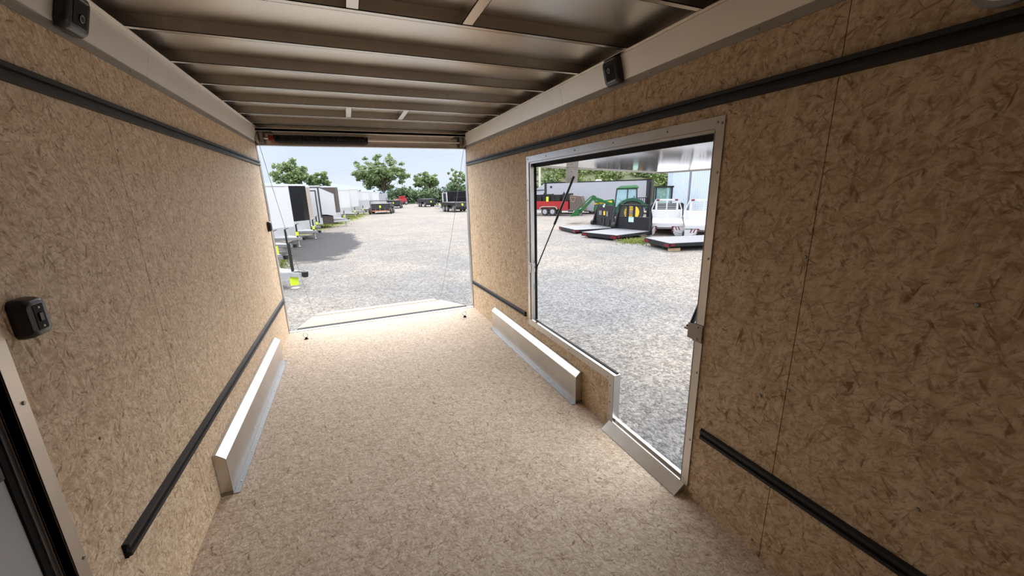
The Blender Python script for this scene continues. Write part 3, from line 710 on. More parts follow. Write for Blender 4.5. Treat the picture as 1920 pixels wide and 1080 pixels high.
enclosed((5.6,58.6), A_-10, 6, 2.2, 2.55, 1.4, m_white, m_white, 'rounded white enclosed trailer right behind the black utility trailer', group=ROW, v=.5, guard=1.1)
enclosed((7.6,68.0), A_-10, 6, 2.0, 2.3, 1.4, m_white, m_silver, 'farthest white trailer of the left row, small above the utility trailer', group=ROW, v=.3, guard=.9)

def utility(loc, deg, w, L, label, group, gate=1.1, load=.55, rail_m=None, wheel_r=.36, tagx=None):
    # +X is the towing direction; the tail faces -X
    o = empty('utility_trailer', label, 'trailer', (loc[0], loc[1], G), math.radians(deg), group)
    hw = w/2
    MB().box((0,-hw+.25,.42),(L,hw-.25,.52)).build('deck', m_flatblack, o)
    mb = MB().box((-.05,-hw+.2,.30),(0,hw-.2,.42))
    for i in range(5): mb.box((-.05,-hw+.22+i*(w-.5)/4,.42),(-.01,-hw+.26+i*(w-.5)/4,.62))
    mb.build('tail_rail', rail_m or m_flatblack, o)
    mb = MB().hexa([(.25,-hw+.3,.53),(L-.2,-hw+.3,.53),(L-.2,hw-.3,.53),(.25,hw-.3,.53)], [(.45,-hw+.22,.53+load),(L-.2,-hw+.22,.53+load),(L-.2,hw-.22,.53+load),(.45,hw-.22,.53+load)]); mb.build('box_bed', m_flatblack, o, .03)
    mb = MB()
    for s_ in (-1, 1): mb.bar((.1,s_*(hw-.22),.5),(.1,s_*(hw-.22),.52+gate), .05)
    mb.bar((.1,-hw+.2,.52+gate),(.1,hw-.2,.52+gate), .05); mb.bar((.1,-hw+.2,.52+gate*.55),(.1,hw-.2,.52+gate*.55), .03)
    mb.build('ramp_gate', m_flatblack, o)
    for s_ in (-1, 1):
        for xx in (L*.45, L*.45+.85): wheel(o, (xx, s_*(hw-.1), wheel_r), wheel_r, .2)
        MB().box((L*.45-.4, s_*(hw-.1)-.13, wheel_r*2+.02),(L*.45+1.25, s_*(hw-.1)+.13, wheel_r*2+.06)).build('fender', m_flatblack, o)
        wheel(o, (.2, s_*(hw-.1), wheel_r), wheel_r, .2)
        MB().box((-.055,s_*(hw-.32)-.08,.32),(-.051,s_*(hw-.32)+.08,.40)).build('tail_light', m_red, o)
    MB().box((.18,-.10,.70),(.2,.10,.94)).build('price_tag', m_lime, o)
    MB().bar((L,-hw*.5,.45),(L+1.3,0,.45),.08).bar((L,hw*.5,.45),(L+1.3,0,.45),.08).bar((L+1.0,0,.01),(L+1.0,0,.9),.07).build('tongue', m_flatblack, o)
    return o
UT = 'open black utility trailers along the lane'
utility((4.2,46.6), 78, 2.5, 4.5, 'black utility trailer with rusty tail rail at the left of the lane', UT, .95, .62, m_rust)
utility((7.3,62.5), 78, 2.3, 4.5, 'black utility trailer farther along the left of the lane', UT, 1.1, .7)
utility((12.95,43.2), 100, 2.35, 4.5, 'black utility trailer with railed gate close to the right jamb', UT, 1.15, .55)
utility((13.4,63.6), 100, 2.3, 4.5, 'black utility trailer far down the right side of the lane', UT, 1.0, .75)
enclosed((12.2,53.6), 165, 6.5, 2.2, 2.35, 1.3, m_blackpaint, m_white, 'black enclosed trailer with white nose at the right of the lane', v=.15, guard=.7, group='enclosed trailers right of the lane', roof_m=m_charcoal)
enclosed((12.6,57.8), 165, 6.5, 2.1, 2.2, 1.3, m_charcoal, m_white, 'farther trailer with white nose at the right of the lane', v=.15, guard=.6, group='enclosed trailers right of the lane')
rv = empty('farm_implement', 'small red machine at the far left end of the lane', 'machine', (10.8,82,G), math.radians(20))
MB().hexa([(-1.3,-.7,.5),(1.3,-.7,.5),(1.3,.7,.5),(-1.3,.7,.5)], [(-1.0,-.6,1.15),(1.0,-.6,1.3),(1.0,.6,1.3),(-1.0,.6,1.15)]).build('body', m_redpaint, rv, .06)
MB().box((-.1,-.5,1.2),(.9,.5,1.75)).build('hood', m_redpaint, rv, .08)
for xx in (-.8,.8):
    for s_ in (-.75,.75): wheel(rv, (xx,s_,.4), .4, .25)

# ------------------------------------------------------------------ flat decks on the right
def flatdeck(loc, u_deg, L, w, top, label, rack=None, group='black steel flatbed decks on the gravel'):
    # origin at the tail, middle; +X towards the headboard
    o = empty('flatbed_deck', label, 'flatbed', (loc[0], loc[1], G), math.radians(u_deg), group)
    hw = w/2
    MB().box((0.01,-hw+.01,top-.01),(L,hw-.01,top)).build('deck_plate', m_deckgrey, o)
    mb = MB().box((-.02,-hw-.02,top-.17),(.01,hw+.02,top-.002)); mb.box((.01,-hw-.03,top-.12),(L,-hw+.01,top-.002)); mb.box((.01,hw-.01,top-.12),(L,hw+.03,top-.002))
    for y in (-.42,.42): mb.box((.01,y-.05,top-.2),(L,y+.05,top-.011))
    mb.build('frame_rails', m_flatblack, o)
    for s_ in (-1,1):
        MB().box((-.026,s_*(hw-.16)-.15,top-.15),(-.021,s_*(hw-.16)+.15,top-.04)).build('tail_light', m_red, o)
        MB().box((.02,s_*(hw+.031)-.003,top-.11),(.16,s_*(hw+.031)+.003,top-.02)).build('tail_light', m_red, o)
    for x, y in ((.3,-hw+.2),(.3,hw-.2),(L-.3,-hw+.2),(L-.3,hw-.2)): MB().box((x-.2,y-.06,0),(x+.2,y+.06,top-.2)).build('timber_block', m_wood, o)
    if rack:
        H, kind = rack; t0 = L+.005; b = top-.18
        hb = MB()
        if kind == 'solid':
            hb.prism([(t0,-hw*.94,b),(t0,hw*.94,b),(t0,hw*.86,top+H*.55),(t0,hw*.78,top+H),(t0,-hw*.78,top+H),(t0,-hw*.86,top+H*.55)], (.05,0,0))
            r_ = hb.build('headboard', m_flatblack, o)
            for y, z, a, c, mm in ((-.02,.62,.09,.22,m_yellow),(-.34,.60,.10,.26,m_deckgrey),(.42,.62,.16,.24,m_deckgrey),(.42,.25,.18,.3,m_rubber),(-.5,.2,.14,.34,m_rubber),(.05,.22,.13,.4,m_rubber)):
                MB().box((t0-.03,y-a,top+z*H-c/2),(t0,y+a,top+z*H+c/2)).build('plate', mm, r_, .01)
            MB().box((t0-.02,-.02,top+H*.9),(t0-.001,.16,top+H*.99)).build('label_sticker', m_teal, r_)
            MB().cyl((t0+.02,.05,top+H),(t0+.02,.05,top+H+.07),.04).build('work_lamp', m_white, r_)
        else:
            hb.box((t0,-hw,b),(t0+.05,hw,top+H*.52)); hb.box((t0,-hw*.80,top+H*.93),(t0+.06,hw*.86,top+H))
            for s_ in (-1,1):
                hb.hexa([(t0,s_*hw,top+H*.52),(t0+.06,s_*hw,top+H*.52),(t0+.06,s_*(hw-.12),top+H*.52),(t0,s_*(hw-.12),top+H*.52)],
                        [(t0,s_*hw*.86,top+H),(t0+.06,s_*hw*.86,top+H),(t0+.06,s_*(hw*.86-.10),top+H),(t0,s_*(hw*.86-.10),top+H)])
            hb.box((t0,-.06,top+H*.5),(t0+.05,.05,top+H*.95)); hb.box((t0,.30,top+H*.5),(t0+.05,.43,top+H*.95))
            r_ = hb.build('headboard', m_flatblack, o)
            for i in range(6):
                MB().bar((t0+.03,.06,top+H*(.57+i*.065)),(t0+.03,hw*.9,top+H*(.57+i*.065)),.035).build('bar', m_flatblack, r_)
            MB().box((t0-.01,-.02,top+H*.30),(t0-.001,.27,top+H*.50)).build('label_sticker', m_teal, r_)
        # curved side wings with rounded feet
        for s_ in (-1,1):
            MB().prism([(t0-.16,s_*(hw-.02),b),(t0+.05,s_*(hw-.02),b),(t0+.05,s_*hw*.86,top+H*.95),(t0-.02,s_*hw*.88,top+H*.7),(t0-.10,s_*(hw-.02),top+.3*H)], (0,s_*.05,0)).build('wing', m_flatblack, o)
            if s_ > 0: MB().cyl((t0-.02,s_*(hw-.05),top+.12),(t0-.02,s_*(hw+.18),top+.12),.17,n=18).build('lamp_tube', m_rubber, o, smooth=True)
    return o
flatdeck((11.05,14.37), 12, 2.35, 2.05, .25, 'black flatbed deck in the middle of three with barred headboard', (1.17,'bars'))
flatdeck((11.47,17.80), -8, 2.15, 2.2, .21, 'black flatbed deck farthest back with solid tapered headboard', (1.12,'solid'))
flatdeck((11.2,10.95), -14, 3.4, 1.75, .30, 'black flatbed deck nearest the side opening without headboard')
# grass between the decks
def grass(name, cx, cy_, sx_, sy_, n, h, label, slope=0.):
    vs, fs = [], []
    for i in range(n):
        y = random.gauss(cy_, sy_); x = random.gauss(cx, sx_)+slope*(y-cy_); a = random.random()*PI; q = h*(.4+random.random()*.8); w = .012+random.random()*.012
        dx, dy = math.cos(a)*w, math.sin(a)*w; lx, ly = random.uniform(-.5,.5)*q, random.uniform(-.5,.5)*q
        k = len(vs); vs += [(x-dx,y-dy,G),(x+dx,y+dy,G),(x+dx*.2+lx,y+dy*.2+ly,G+q),(x-dx*.2+lx,y-dy*.2+ly,G+q)]; fs.append((k,k+1,k+2,k+3))
    me = bpy.data.meshes.new(name); me.from_pydata(vs, [], fs); me.materials.append(m_grass)
    o = bpy.data.objects.new(name, me); COL.objects.link(o); tag(o, label, 'grass', kind='stuff'); return o
grass('grass', 12.0, 12.75, .45, .35, 1500, .10, 'bright weeds between the flatbed decks')
grass('grass', .1, 38, .6, 5, 5000, .09, 'weedy grass along the fronts of the left trailers', .20)
grass('grass', -1.5, 14.3, .2, .8, 400, .09, 'sparse grass tufts by the nearest trailer tongues')

# ------------------------------------------------------------------ aluminium truck beds
def alubed(loc, deg, L, w, top, label, stack=3, lights=True):
    o = empty('truck_bed', label, 'truck bed', (loc[0], loc[1], G), math.radians(deg), 'polished aluminium truck beds')
    hw = w/2
    MB().box((0,-hw,top-.07),(L,hw,top)).build('deck', m_polealu, o, .008)
    MB().box((-.03,-hw,top-.20),(0,hw,top-.02)).build('tail_apron', m_polealu, o)
    for k in range(stack):
        x = -.03-.0+k*.05; z = top-.20-k*.10
        for s_ in (-1,1):
            q = MB().prism([(x,s_*hw,z+.06),(x,s_*.34,z+.06),(x,s_*.46,z-.16),(x,s_*.62,z-.26),(x,s_*hw,z-.26)], (.35,0,0)).build('skirt', m_polealu, o)
            if k == 0 and lights:
                for yy in (.60,.48): MB().hexa([(x-.012,s_*(yy+.075),z-.12),(x-.012,s_*(yy+.035),z-.12),(x-.012,s_*(yy-.025),z+.03),(x-.012,s_*(yy+.015),z+.03)], [(x-.001,s_*(yy+.075),z-.12),(x-.001,s_*(yy+.035),z-.12),(x-.001,s_*(yy-.025),z+.03),(x-.001,s_*(yy+.015),z+.03)]).build('tail_light', m_red, q)
            MB().box((x-.012,s_*.36-.05,z+.0),(x-.001,s_*.36+.05,z+.045)).build('marker_light', m_red, q)
    MB().box((.25,-.33,top-.30),(L-.2,.33,top-.08)).build('sub_frame', m_polealu, o)
    for x in (1.3, L-.4): MB().box((x-.08,-hw+.1,0),(x+.08,hw-.1,top-.30)).build('timber_block', m_brown, o)
    # headache rack
    H = .98; x = L-.06; nb = .43
    rk = MB().box((x,-hw+.02,top),(x+.05,hw-.02,top+nb)).build('rack_panel', m_polealu, o)
    mb = MB().box((x,-hw*.72,top+H-.09),(x+.07,hw*.72,top+H))
    for y in (-hw*.66, hw*.66): mb.box((x,y-.05,top+nb),(x+.05,y+.05,top+H-.08))
    mb.box((x,-.03,top+nb),(x+.03,.03,top+H-.08)); mb.build('rack_frame', m_polealu, rk)
    for i in range(5): MB().bar((x+.02,-hw*.66,top+nb+.06+i*.09),(x+.02,hw*.66,top+nb+.06+i*.09),.022).build('bar', m_polealu, rk)
    for s_ in (-1,1):
        MB().bar((x+.03,s_*(hw-.04),top+nb),(x+.03,s_*hw*.72,top+H-.03),.05).build('side_brace', m_polealu, rk)
        MB().bar((x-.35,s_*(hw-.04),top+.02),(x+.02,s_*(hw-.04),top+nb),.05).build('side_gusset', m_polealu, rk)
        MB().cyl((x-.012,s_*hw*.58-.07,top+H-.045),(x-.012,s_*hw*.58+.07,top+H-.045),.045,n=12).build('brake_light', m_red, rk)
    return o
alubed((14.2,13.72), 45, 3.2, 1.56, .60, 'polished aluminium truck bed on the left with open headache rack')
alubed((14.65,11.75), 45, 3.4, 1.75, .60, 'polished aluminium truck bed on the right against the door jamb', stack=2)

# ------------------------------------------------------------------ tractor
tr = empty('tractor', 'green compact tractor with cab, front loader and yellow wheels', 'tractor', (17.45,20.0,G), math.radians(143))
for s_ in (-1,1):
    wheel(tr, (0,s_*.72,.72), .72, .36, m_yellow, nm='rear_wheel', rimr=.62)
    wheel(tr, (1.72,s_*.62,.45), .45, .26, m_yellow, nm='front_wheel', rimr=.6)
    pts = [(.98*math.cos(a),s_*.96,.72+.88*math.sin(a)) for a in [PI*k/10 for k in range(0,10)]]
    mb = MB()
    for i in range(len(pts)-1):
        (x0,y0,z0),(x1,y1,z1) = pts[i],pts[i+1]; yi = s_*.50
        q = .80
        mb.hexa([(x0,y0,z0),(x1,y1,z1),(x1,yi,z1),(x0,yi,z0)], [(x0*q,y0,.72+(z0-.72)*q),(x1*q,y1,.72+(z1-.72)*q),(x1*q,yi,.72+(z1-.72)*q),(x0*q,yi,.72+(z0-.72)*q)])
    mb.build('fender', m_cabgreen, tr)
MB().box((-.3,-.35,.45),(2.1,.35,.85)).build('chassis', m_charcoal, tr)
hd = MB().hexa([(1.05,-.36,.85),(2.35,-.34,.80),(2.35,.34,.80),(1.05,.36,.85)], [(1.05,-.34,1.55),(2.25,-.30,1.42),(2.25,.30,1.42),(1.05,.34,1.55)]).build('hood', m_green, tr, .06, True, 3)
for s_ in (-1,1): MB().hexa([(1.2,s_*.37,1.30),(2.3,s_*.345,1.22),(2.3,s_*.350,1.30),(1.2,s_*.375,1.44)], [(1.2,s_*.355,1.30),(2.3,s_*.33,1.22),(2.3,s_*.33,1.30),(1.2,s_*.355,1.44)]).build('stripe', m_yellow, hd)
# cab
mb = MB()
for x, xt in ((1.02,.92),(-.30,-.26)):
    for s_ in (-.52,.52): mb.bar((x,s_,.95),(xt,s_*.95,2.16),.07)
mb.bar((.30,-.52,.85),(.26,-.5,2.15),.05); mb.bar((.30,.52,.85),(.26,.5,2.15),.05)
mb.bar((.92,-.5,2.14),(.92,.5,2.14),.06).bar((-.26,-.5,2.14),(-.26,.5,2.14),.06).bar((.92,-.5,2.14),(-.26,-.5,2.14),.06).bar((.92,.5,2.14),(-.26,.5,2.14),.06)
mb.build('cab_frame', m_charcoal, tr)
MB().hexa([(.40,-.54,.62),(1.04,-.54,.5),(1.04,.54,.5),(.40,.54,.62)], [(-.3,-.53,1.18),(1.02,-.53,1.05),(1.02,.53,1.05),(-.3,.53,1.18)]).build('cab_body', m_cabgreen, tr)
MB().hexa([(-.26,-.49,1.18),(.98,-.49,1.05),(.98,.49,1.05),(-.26,.49,1.18)], [(-.23,-.46,2.14),(.89,-.46,2.14),(.89,.46,2.14),(-.23,.46,2.14)]).build('cab_glass', m_glass, tr)
MB().hexa([(-.40,-.60,2.15),(1.02,-.60,2.15),(1.02,.60,2.15),(-.40,.60,2.15)], [(-.30,-.5,2.36),(.75,-.5,2.33),(.75,.5,2.33),(-.30,.5,2.36)]).build('cab_roof', m_green, tr, .05, True, 3)
MB().box((-.1,-.25,.95),(.3,.25,1.15)).box((-.2,-.25,1.1),(-.08,.25,1.7)).build('seat', m_rubber, tr, .03)
MB().ring((.62,0,1.42),(-.6,0,1),.19,.015).bar((.62,0,1.42),(.85,0,1.05),.04).build('steering_wheel', m_rubber, tr)
ld = MB()
for s_ in (-1,1):
    y = s_*.44
    ld.bar((1.0,y,1.15),(2.35,y,1.63),.07,.16); ld.bar((2.32,y,1.68),(3.20,y,.72),.07,.15); ld.bar((1.02,y,.65),(1.02,y,1.3),.1)
    ld.bar((1.55,y,1.05),(2.30,y,1.45),.05); ld.bar((2.5,y,1.72),(3.28,y,.98),.045)
ld.bar((2.95,-.44,.98),(2.95,.44,.98),.08); la = ld.build('loader_arms', m_green, tr)
for s_ in (-1,1): MB().prism([(2.25,s_*.44-.04,1.45),(2.52,s_*.44-.04,1.55),(2.42,s_*.44-.04,1.80),(2.22,s_*.44-.04,1.74)], (0,.08,0)).build('knee_plate', m_green, la)
MB().prism([(3.15,-.75,.95),(3.20,-.75,.55),(3.80,-.75,.50),(3.80,-.75,.53),(3.24,-.75,.60),(3.22,-.75,.95)], (0,1.5,0)).build('bucket', m_green, tr)
for s_ in (-.75,.73): MB().prism([(3.15,s_,.95),(3.20,s_,.55),(3.80,s_,.50),(3.40,s_,.95)], (0,.02,0)).build('bucket_side', m_green, tr)

# ------------------------------------------------------------------ forklift behind the decks
fk = empty('forklift', 'black mast forklift with barred backrest and glazed cab', 'forklift', (20.1,21.0,G), math.radians(143))
mb = MB()
for s_ in (-.28,.28): mb.bar((.28,s_,.15),(.28,s_,2.55),.14,.16)
for z in (.6,1.6,2.5): mb.bar((.28,-.28,z),(.28,.28,z),.1)
mb.build('mast', m_flatblack, fk)
br = MB().bar((.45,-.65,1.1),(.45,.65,1.1),.06).bar((.45,-.65,1.55),(.45,.65,1.55),.06).build('backrest', m_flatblack, fk)
for i in range(9): MB().bar((.45,-.62+i*.155,1.1),(.45,-.62+i*.155,1.55),.04).build('bar', m_flatblack, br)
for i in range(7): MB().bar((.45+i*.13,-.66,1.08),(.45+i*.13,-.66,1.5),.04).build('side_bar', m_flatblack, br)
MB().bar((.45,-.66,1.5),(1.3,-.66,1.5),.05).bar((.45,-.66,1.08),(1.3,-.66,1.08),.05).build('side_rail', m_flatblack, br)
MB().box((-1.9,-.55,.3),(.1,.55,1.15)).build('body', m_charcoal, fk, .06)
MB().box((-1.1,-.45,1.15),(-.1,.45,2.15)).build('cab_glass', m_glass, fk)
mb = MB()
for x in (-1.1,-.1):
    for s_ in (-.47,.47): mb.bar((x,s_,1.1),(x,s_,2.2),.09)
mb.box((-1.2,-.52,2.15),(-.02,.52,2.26)); mb.build('cab_frame', m_rubber, fk)
MB().box((.2,-.35,2.0),(.24,-.2,2.5)).build('mast_plate', m_white, fk)
for xx in (-1.5,-.1):
    for s_ in (-.6,.6): wheel(fk, (xx,s_,.35), .35, .25)

# ------------------------------------------------------------------ long white trailer at the back
LP = Vector((17.95,32.85,0)); RP = Vector((24.3,25.95,0)); dv = LP-RP; deg = math.degrees(math.atan2(dv.y, dv.x)); Lb = dv.length
bt = empty('long_trailer', 'long silver white trailer with black trim across the back of the lot', 'trailer', (LP.x, LP.y, G), math.radians(deg))
# +X forward (left in the picture), the side towards the camera at y = 0, body at y < 0
MB().box((-Lb,-2.4,.28),(0,0,2.78)).build('body', m_silver, bt)
MB().box((-Lb-.02,-2.42,2.78),(.02,.02,2.86)).build('roof_trim', m_blackpaint, bt)
MB().box((-.22,-.0,.28),(.0,.02,2.8)).build('corner_post', m_charcoal, bt)
MB().prism([(.0,-2.4,.28),(1.4,-1.2,.28),(.0,0,.28)], (0,0,1.95)).build('nose', m_silver, bt)
MB().hexa([(0,-2.4,2.23),(1.4,-1.3,2.23),(1.4,-1.1,2.23),(0,0,2.23)], [(0,-2.4,2.78),(.5,-1.3,2.6),(.5,-1.1,2.6),(0,0,2.78)]).build('nose_cap', m_silver, bt)
MB().hexa([(0,-2.45,2.17),(1.44,-1.3,2.17),(1.44,-1.1,2.17),(0,0.03,2.17)], [(0,-2.45,2.24),(1.44,-1.3,2.24),(1.44,-1.1,2.24),(0,.03,2.24)]).build('nose_trim', m_charcoal, bt)
MB().cyl((-.65,.0,2.45),(-.65,.03,2.45),.1,n=16).build('marker_lamp', m_rubber, bt); MB().cyl((-2.1,0,.95),(-2.1,.03,.95),.06,n=12).build('side_port', m_rubber, bt)
MB().cyl((-4.8,-1.0,2.86),(-4.8,-1.0,3.0),.32,.2,18).build('roof_vent', m_white, bt)
MB().box((-Lb-.03,-2.4,.28),(-Lb,0,2.78)).build('rear_door', m_charcoal, bt); MB().box((-Lb,.0,.28),(-Lb+.35,.015,2.78)).build('rear_post', m_charcoal, bt)
mb = MB()
for i in range(6): mb.box((-Lb+.6+i*1.5,-.05,.2),(-Lb+1.1+i*1.5,.004,.29))
mb.build('sill_rail', m_rubber, bt)
for xx in (-4.5,-5.4,-6.3): wheel(bt, (xx,-.25,.38), .38, .25); wheel(bt, (xx,-2.15,.38), .38, .25)
MB().bar((.3,-1.2,.45),(2.2,-1.2,.45),.1).bar((2.0,-1.2,0.01),(2.0,-1.2,.9),.08).build('tongue', m_diamond, bt)

# red dump trailer and brown hopper
dt = empty('dump_trailer', 'red tandem trailer carrying dark equipment at the left of the side opening', 'trailer', (17.25,29.9,G), math.radians(deg))
MB().hexa([(-1.35,-1.5,.55),(3.0,-1.5,.55),(3.0,0,.55),(-1.35,0,.55)], [(-1.35,-1.5,1.22),(3.0,-1.5,1.28),(3.0,0,1.28),(-1.35,0,1.22)]).build('body', m_redpaint, dt, .03)
MB().box((-1.35,-.2,.48),(-.75,.03,.62)).build('tail_beam', m_redpaint, dt)
for xx in (.02,.72): wheel(dt, (xx,.02,.36), .33, .22, m_silver); wheel(dt, (xx,-1.5,.36), .33, .22, m_silver)
MB().prism([(-.45,-.05,.55),(-.40,-.05,.72),(-.2,-.05,.82),(.95,-.05,.82),(1.15,-.05,.72),(1.2,-.05,.55),(1.12,-.05,.55),(1.08,-.05,.68),(.92,-.05,.75),(-.18,-.05,.75),(-.33,-.05,.68),(-.37,-.05,.55)], (0,.26,0)).build('fender', m_dsteel, dt)
for x, y, a, h_ in ((-1.1,-.7,.35,1.0),(-.2,-.6,.4,.85),(.7,-.7,.35,.95),(1.5,-.7,.35,.9),(2.4,-.7,.4,.98)):
    MB().box((x-a,y-.5,1.25),(x+a,y+.5,1.25+h_*.62)).bar((x,y+.5,1.25),(x+a*.6,y+.5,1.25+h_*.75),.09).build('equipment', m_rubber, dt, .03)
MB().box((.42,.005,1.22),(.62,.02,1.62)).build('price_tag', m_lime, dt)
hp = empty('steel_hopper', 'dark brown tapered steel hopper on two legs beside the red trailer', 'hopper', (18.66,28.43,G), math.radians(deg))
MB().hexa([(-.75,-.9,.42),(.55,-.9,.50),(.55,0,.50),(-.75,0,.42)], [(-.40,-.9,1.62),(.6,-.9,1.72),(.6,0,1.72),(-.40,0,1.62)]).build('shell', m_brown, hp)
fr = MB()
q0 = [(.06,.012,1.52),(.50,.012,1.54),(.40,.012,1.18),(.16,.012,1.17)]
for i in range(4): fr.bar(q0[i], q0[(i+1) % 4], .05, .02)
fr.build('hatch_frame', m_wood, hp)
for x in (-.45,.05): MB().bar((x,-.1,0),(x,-.1,.5),.08).build('leg', m_brown, hp)
MB().bar((-.5,-.1,.22),(.25,-.1,.22),.04).build('leg_brace', m_brown, hp)

# ------------------------------------------------------------------ pale blue building
fa = Vector((26.4,26.3,0)); fb = Vector((19.3,14.2,0)); d_ = (fb-fa).normalized(); nb_ = Vector((-d_.y, d_.x, 0)); 
if nb_.dot(Vector((1,0,0))) < 0: nb_ = -nb_
Lw = (fb-fa).length; zb_ang = math.degrees(math.atan2(d_.y, d_.x))
bd = empty('metal_building', 'pale blue ribbed metal building at the right of the side opening', 'building', (fa.x, fa.y, G), math.radians(zb_ang))
sgn = 1 if (Matrix.Rotation(math.radians(zb_ang), 3, 'Z') @ Vector((0,1,0))).dot(nb_) > 0 else -1
def bx(x0, x1, z0, z1, y0, y1): return MB().box((x0, sgn*y0, z0), (x1, sgn*y1, z1))
bx(0, 1.6, 0, 3.35, .02, 8).build('side_bay', m_blueskin, bd)
bx(1.6, Lw, 0, 5.2, 0, 8).build('wall', m_blueskin, bd)
rb = MB()
x = .15
while x < Lw:
    rb.add(*(lambda b: (b.v, b.f))(bx(x, x+.045, .05, 3.3 if x < 1.6 else 5.15, -.025, .02))); x += .305
rb.build('wall_rib', m_blueskin, bd)
bx(6.3, 6.42, 0, 5.1, -.11, -.02).build('downspout', m_silver, bd)
bx(-.1, Lw+.1, 5.2, 5.32, -.2, 8.2).build('roof', m_white, bd)

# ------------------------------------------------------------------ trees, thicket, hillside, far hill, wires
def leaves(blobs, n, size, shell=.55):
    vols = np.array([b[3]*b[4]*b[5] for b in blobs])**.75; vols /= vols.sum()
    pick = rng.choice(len(blobs), n, p=vols); B = np.array(blobs, float)[pick]
    d = rng.normal(size=(n,3)); d /= np.linalg.norm(d, axis=1)[:,None]
    r = (shell+(1-shell)*rng.random(n)**.7)*(1+.18*rng.normal(size=n)*.6)
    c = B[:,:3]+d*r[:,None]*B[:,3:6]
    nrm = d*.6+rng.normal(size=(n,3))*.6+np.array([0,0,.35]); nrm /= np.linalg.norm(nrm, axis=1)[:,None]
    a = np.cross(nrm, rng.normal(size=(n,3))); a /= np.linalg.norm(a, axis=1)[:,None]; b = np.cross(nrm, a)
    s = size*(.5+rng.random(n))[:,None]
    v = np.stack([c-a*s, c-b*s*.6, c+a*s, c+b*s*.6], 1).reshape(-1,3)
    f = np.arange(4*n).reshape(-1,4)
    return v, f
def leafobj(name, blobs, n, size, m, parent=None, shell=.55):
    v, f = leaves(blobs, n, size, shell)
    me = bpy.data.meshes.new(name); me.from_pydata(v.tolist(), [], f.tolist()); me.materials.append(m)
    o = bpy.data.objects.new(name, me); COL.objects.link(o)
    if parent: o.parent = parent
    return o
def tree(loc, label, blobs, n, size, trunk, m=None, group='trees beyond the lot'):
    o = empty('tree', label, 'tree', (loc[0], loc[1], G), 0, group)
    mb = MB(); 
    top = trunk[1]
    mb.cyl((0,0,0), (0,0,top), trunk[0], trunk[0]*.6, 10)
    for b in blobs[::3]: mb.cyl((0,0,top*.75), (b[0]*.75,b[1]*.75,b[2]*.96), trunk[0]*.26, trunk[0]*.06, 6)
    mb.build('trunk', m_bark, o)
    leafobj('foliage', blobs, n, size, m or m_leaf, o, .15)
    return o
def rb_(cx, cz, R, k, rr, seed, flat=.8):
    r = random.Random(seed); out = []
    for i in range(k):
        a = r.random()*2*PI; q = R*math.sqrt(r.random()); e_ = r.uniform(-1,1)
        out.append((cx+q*math.cos(a), q*math.sin(a)*.8, cz+e_*R*flat*math.sqrt(max(0,1-(q/R)**2)), rr*r.uniform(.7,1.2), rr*r.uniform(.7,1.2), rr*r.uniform(.55,.9)))
    return out
tree((-5.4,59.5), 'leafy green tree above the black-nosed trailer, left of the pair', rb_(-.1,4.7,2.3,60,.42,3,1.0)+rb_(-.1,4.4,1.5,7,.9,4,1.0), 7000, .14, (.16,3.2))
tree((-2.4,59.8), 'smaller leafy tree beside it above the gooseneck trailer', rb_(0,4.1,1.25,34,.36,5,1.35), 4200, .14, (.12,2.6))
tree((9.3,100), 'tallest spreading tree in the middle of the rear opening', rb_(-.2,7.0,6.3,110,.72,8,.74)+rb_(-.2,6.6,4.6,16,1.7,9,.7), 15000, .23, (.42,3.6))
tree((20.2,103.5), 'medium tree to the right of the tallest tree', rb_(0,5.1,3.4,50,.62,12,.75)+rb_(0,4.8,2.4,8,1.2,13,.7), 5200, .23, (.3,2.8))
tree((22.9,83), 'slender pale tree close to the right jamb', rb_(0,4.4,2.2,44,.42,21,1.3), 3600, .16, (.14,2.6))
tk = leafobj('thicket', [(rng.uniform(-14,34), rng.uniform(98,108), G+rng.uniform(.3,2.4), rng.uniform(1.5,2.6), 1.6, rng.uniform(1.0,1.7)) for i in range(70)]
             +[(rng.uniform(10.5,27), rng.uniform(88,94), G+rng.uniform(.6,2.7), rng.uniform(1.2,2.2), 1.5, rng.uniform(.8,1.3)) for i in range(46)]
             +[(rng.uniform(20.5,27), rng.uniform(78,83), G+rng.uniform(.8,3.6), rng.uniform(1.0,1.6), 1.2, rng.uniform(.8,1.2)) for i in range(16)], 26000, .27, m_leafd, None, .5)
tag(tk, 'dense dark green thicket across the far end of the lot', 'thicket', kind='stuff')
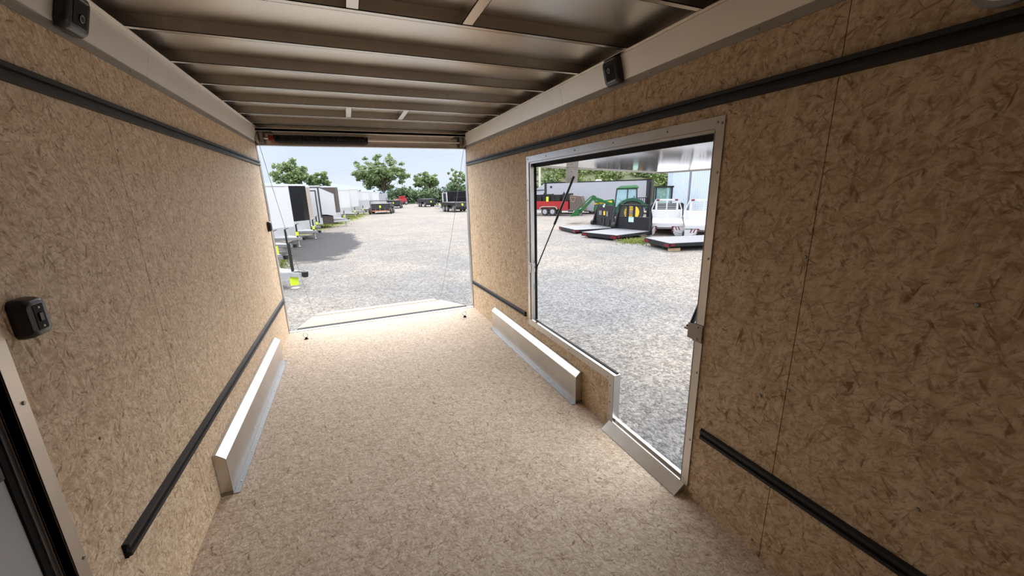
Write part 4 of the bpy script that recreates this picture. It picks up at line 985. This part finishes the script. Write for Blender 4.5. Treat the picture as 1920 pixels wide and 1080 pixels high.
# hillside behind the long trailer
hs0 = Vector((20,52,0)); hs1 = Vector((56,26,0)); hd_ = (hs1-hs0).normalized(); hn = Vector((-hd_.y, hd_.x, 0))
prof = [(-8,-.4),(0,.6),(5,2.4),(12,5.5),(22,9.5),(40,12)]
mb = MB(); vs = []; fs = []; nx = 40
for i in range(nx+1):
    p = hs0+hd_*(4+54*i/nx)
    for s_, z in prof: vs.append(tuple(p+hn*s_)[:2]+(G+z+.35*math.sin(i*1.3+s_)-(0 if s_ > -8 else .4),))
k = len(prof)
for i in range(nx):
    for j in range(k-1): fs.append((i*k+j,(i+1)*k+j,(i+1)*k+j+1,i*k+j+1))
m_soil = mat('hillside_soil', (.045,.05,.018), .95, 0, .5, 2, .3, .3)
hl = struct(mb.add(vs, fs).build('hillside', m_soil), 'green slope behind the long trailer', 'slope')
bl = []
for i in range(420):
    t = rng.uniform(4,56); s_ = rng.uniform(-2,24); z = np.interp(s_, [q[0] for q in prof], [q[1] for q in prof]); p = hs0+hd_*t+hn*s_
    r_ = rng.uniform(.6,1.6); bl.append((p.x, p.y, G+z+r_*.35, r_, r_, r_*.75))
hb_ = leafobj('hillside_shrubs', bl, 46000, .2, m_leafh, None, .6)
tag(hb_, 'yellow green shrubs covering the slope behind the long trailer', 'shrubs', kind='stuff')
pl = empty('utility_pole', 'grey pole standing on the slope at the left edge of the side opening', 'pole', (24.3,46.4,G))
MB().cyl((0,0,0),(0,0,8.5),.16,.13,12).build('shaft', m_trimgrey, pl); MB().box((-.9,-.06,7.9),(.9,.06,8.05)).build('cross_arm', m_trimgrey, pl)
# far hills
mb = MB(); vs = []; fs = []
xs = [-3000,-1500,-700,-400,-230,-95,-12,30,80,200,500,1200,2500]; zs = [70,62,58,52,46,49,37,30,24,16,12,10,10]
for x, z in zip(xs, zs): vs += [(x,1100,G-.2),(x,1500,z),(x,2300,z*.6),(x,2600,G-.2)]
for i in range(len(xs)-1):
    for j in range(3): fs.append((i*4+j,(i+1)*4+j,(i+1)*4+j+1,i*4+j+1))
struct(mb.add(vs, fs).build('hills', m_hill), 'distant hills on the horizon, coloured haze blue', 'hills')
# power lines
for a, b, lb in (((-6,72,5.5),(40,64,13.6),'upper power line crossing the sky on the right'), ((-5,72,4.9),(42,64,13.3),'power line just below the upper one in the sky'), ((-25,92,3.9),(45,72,11.6),'lowest power line crossing the sky behind the trees')):
    P_ = [Vector(a).lerp(Vector(b), i/30)-Vector((0,0,.9*math.sin(PI*i/30))) for i in range(31)]
    tag(MB().tube(P_, .018, 6).build('power_line', m_wire), lb, 'wire', 'power lines')
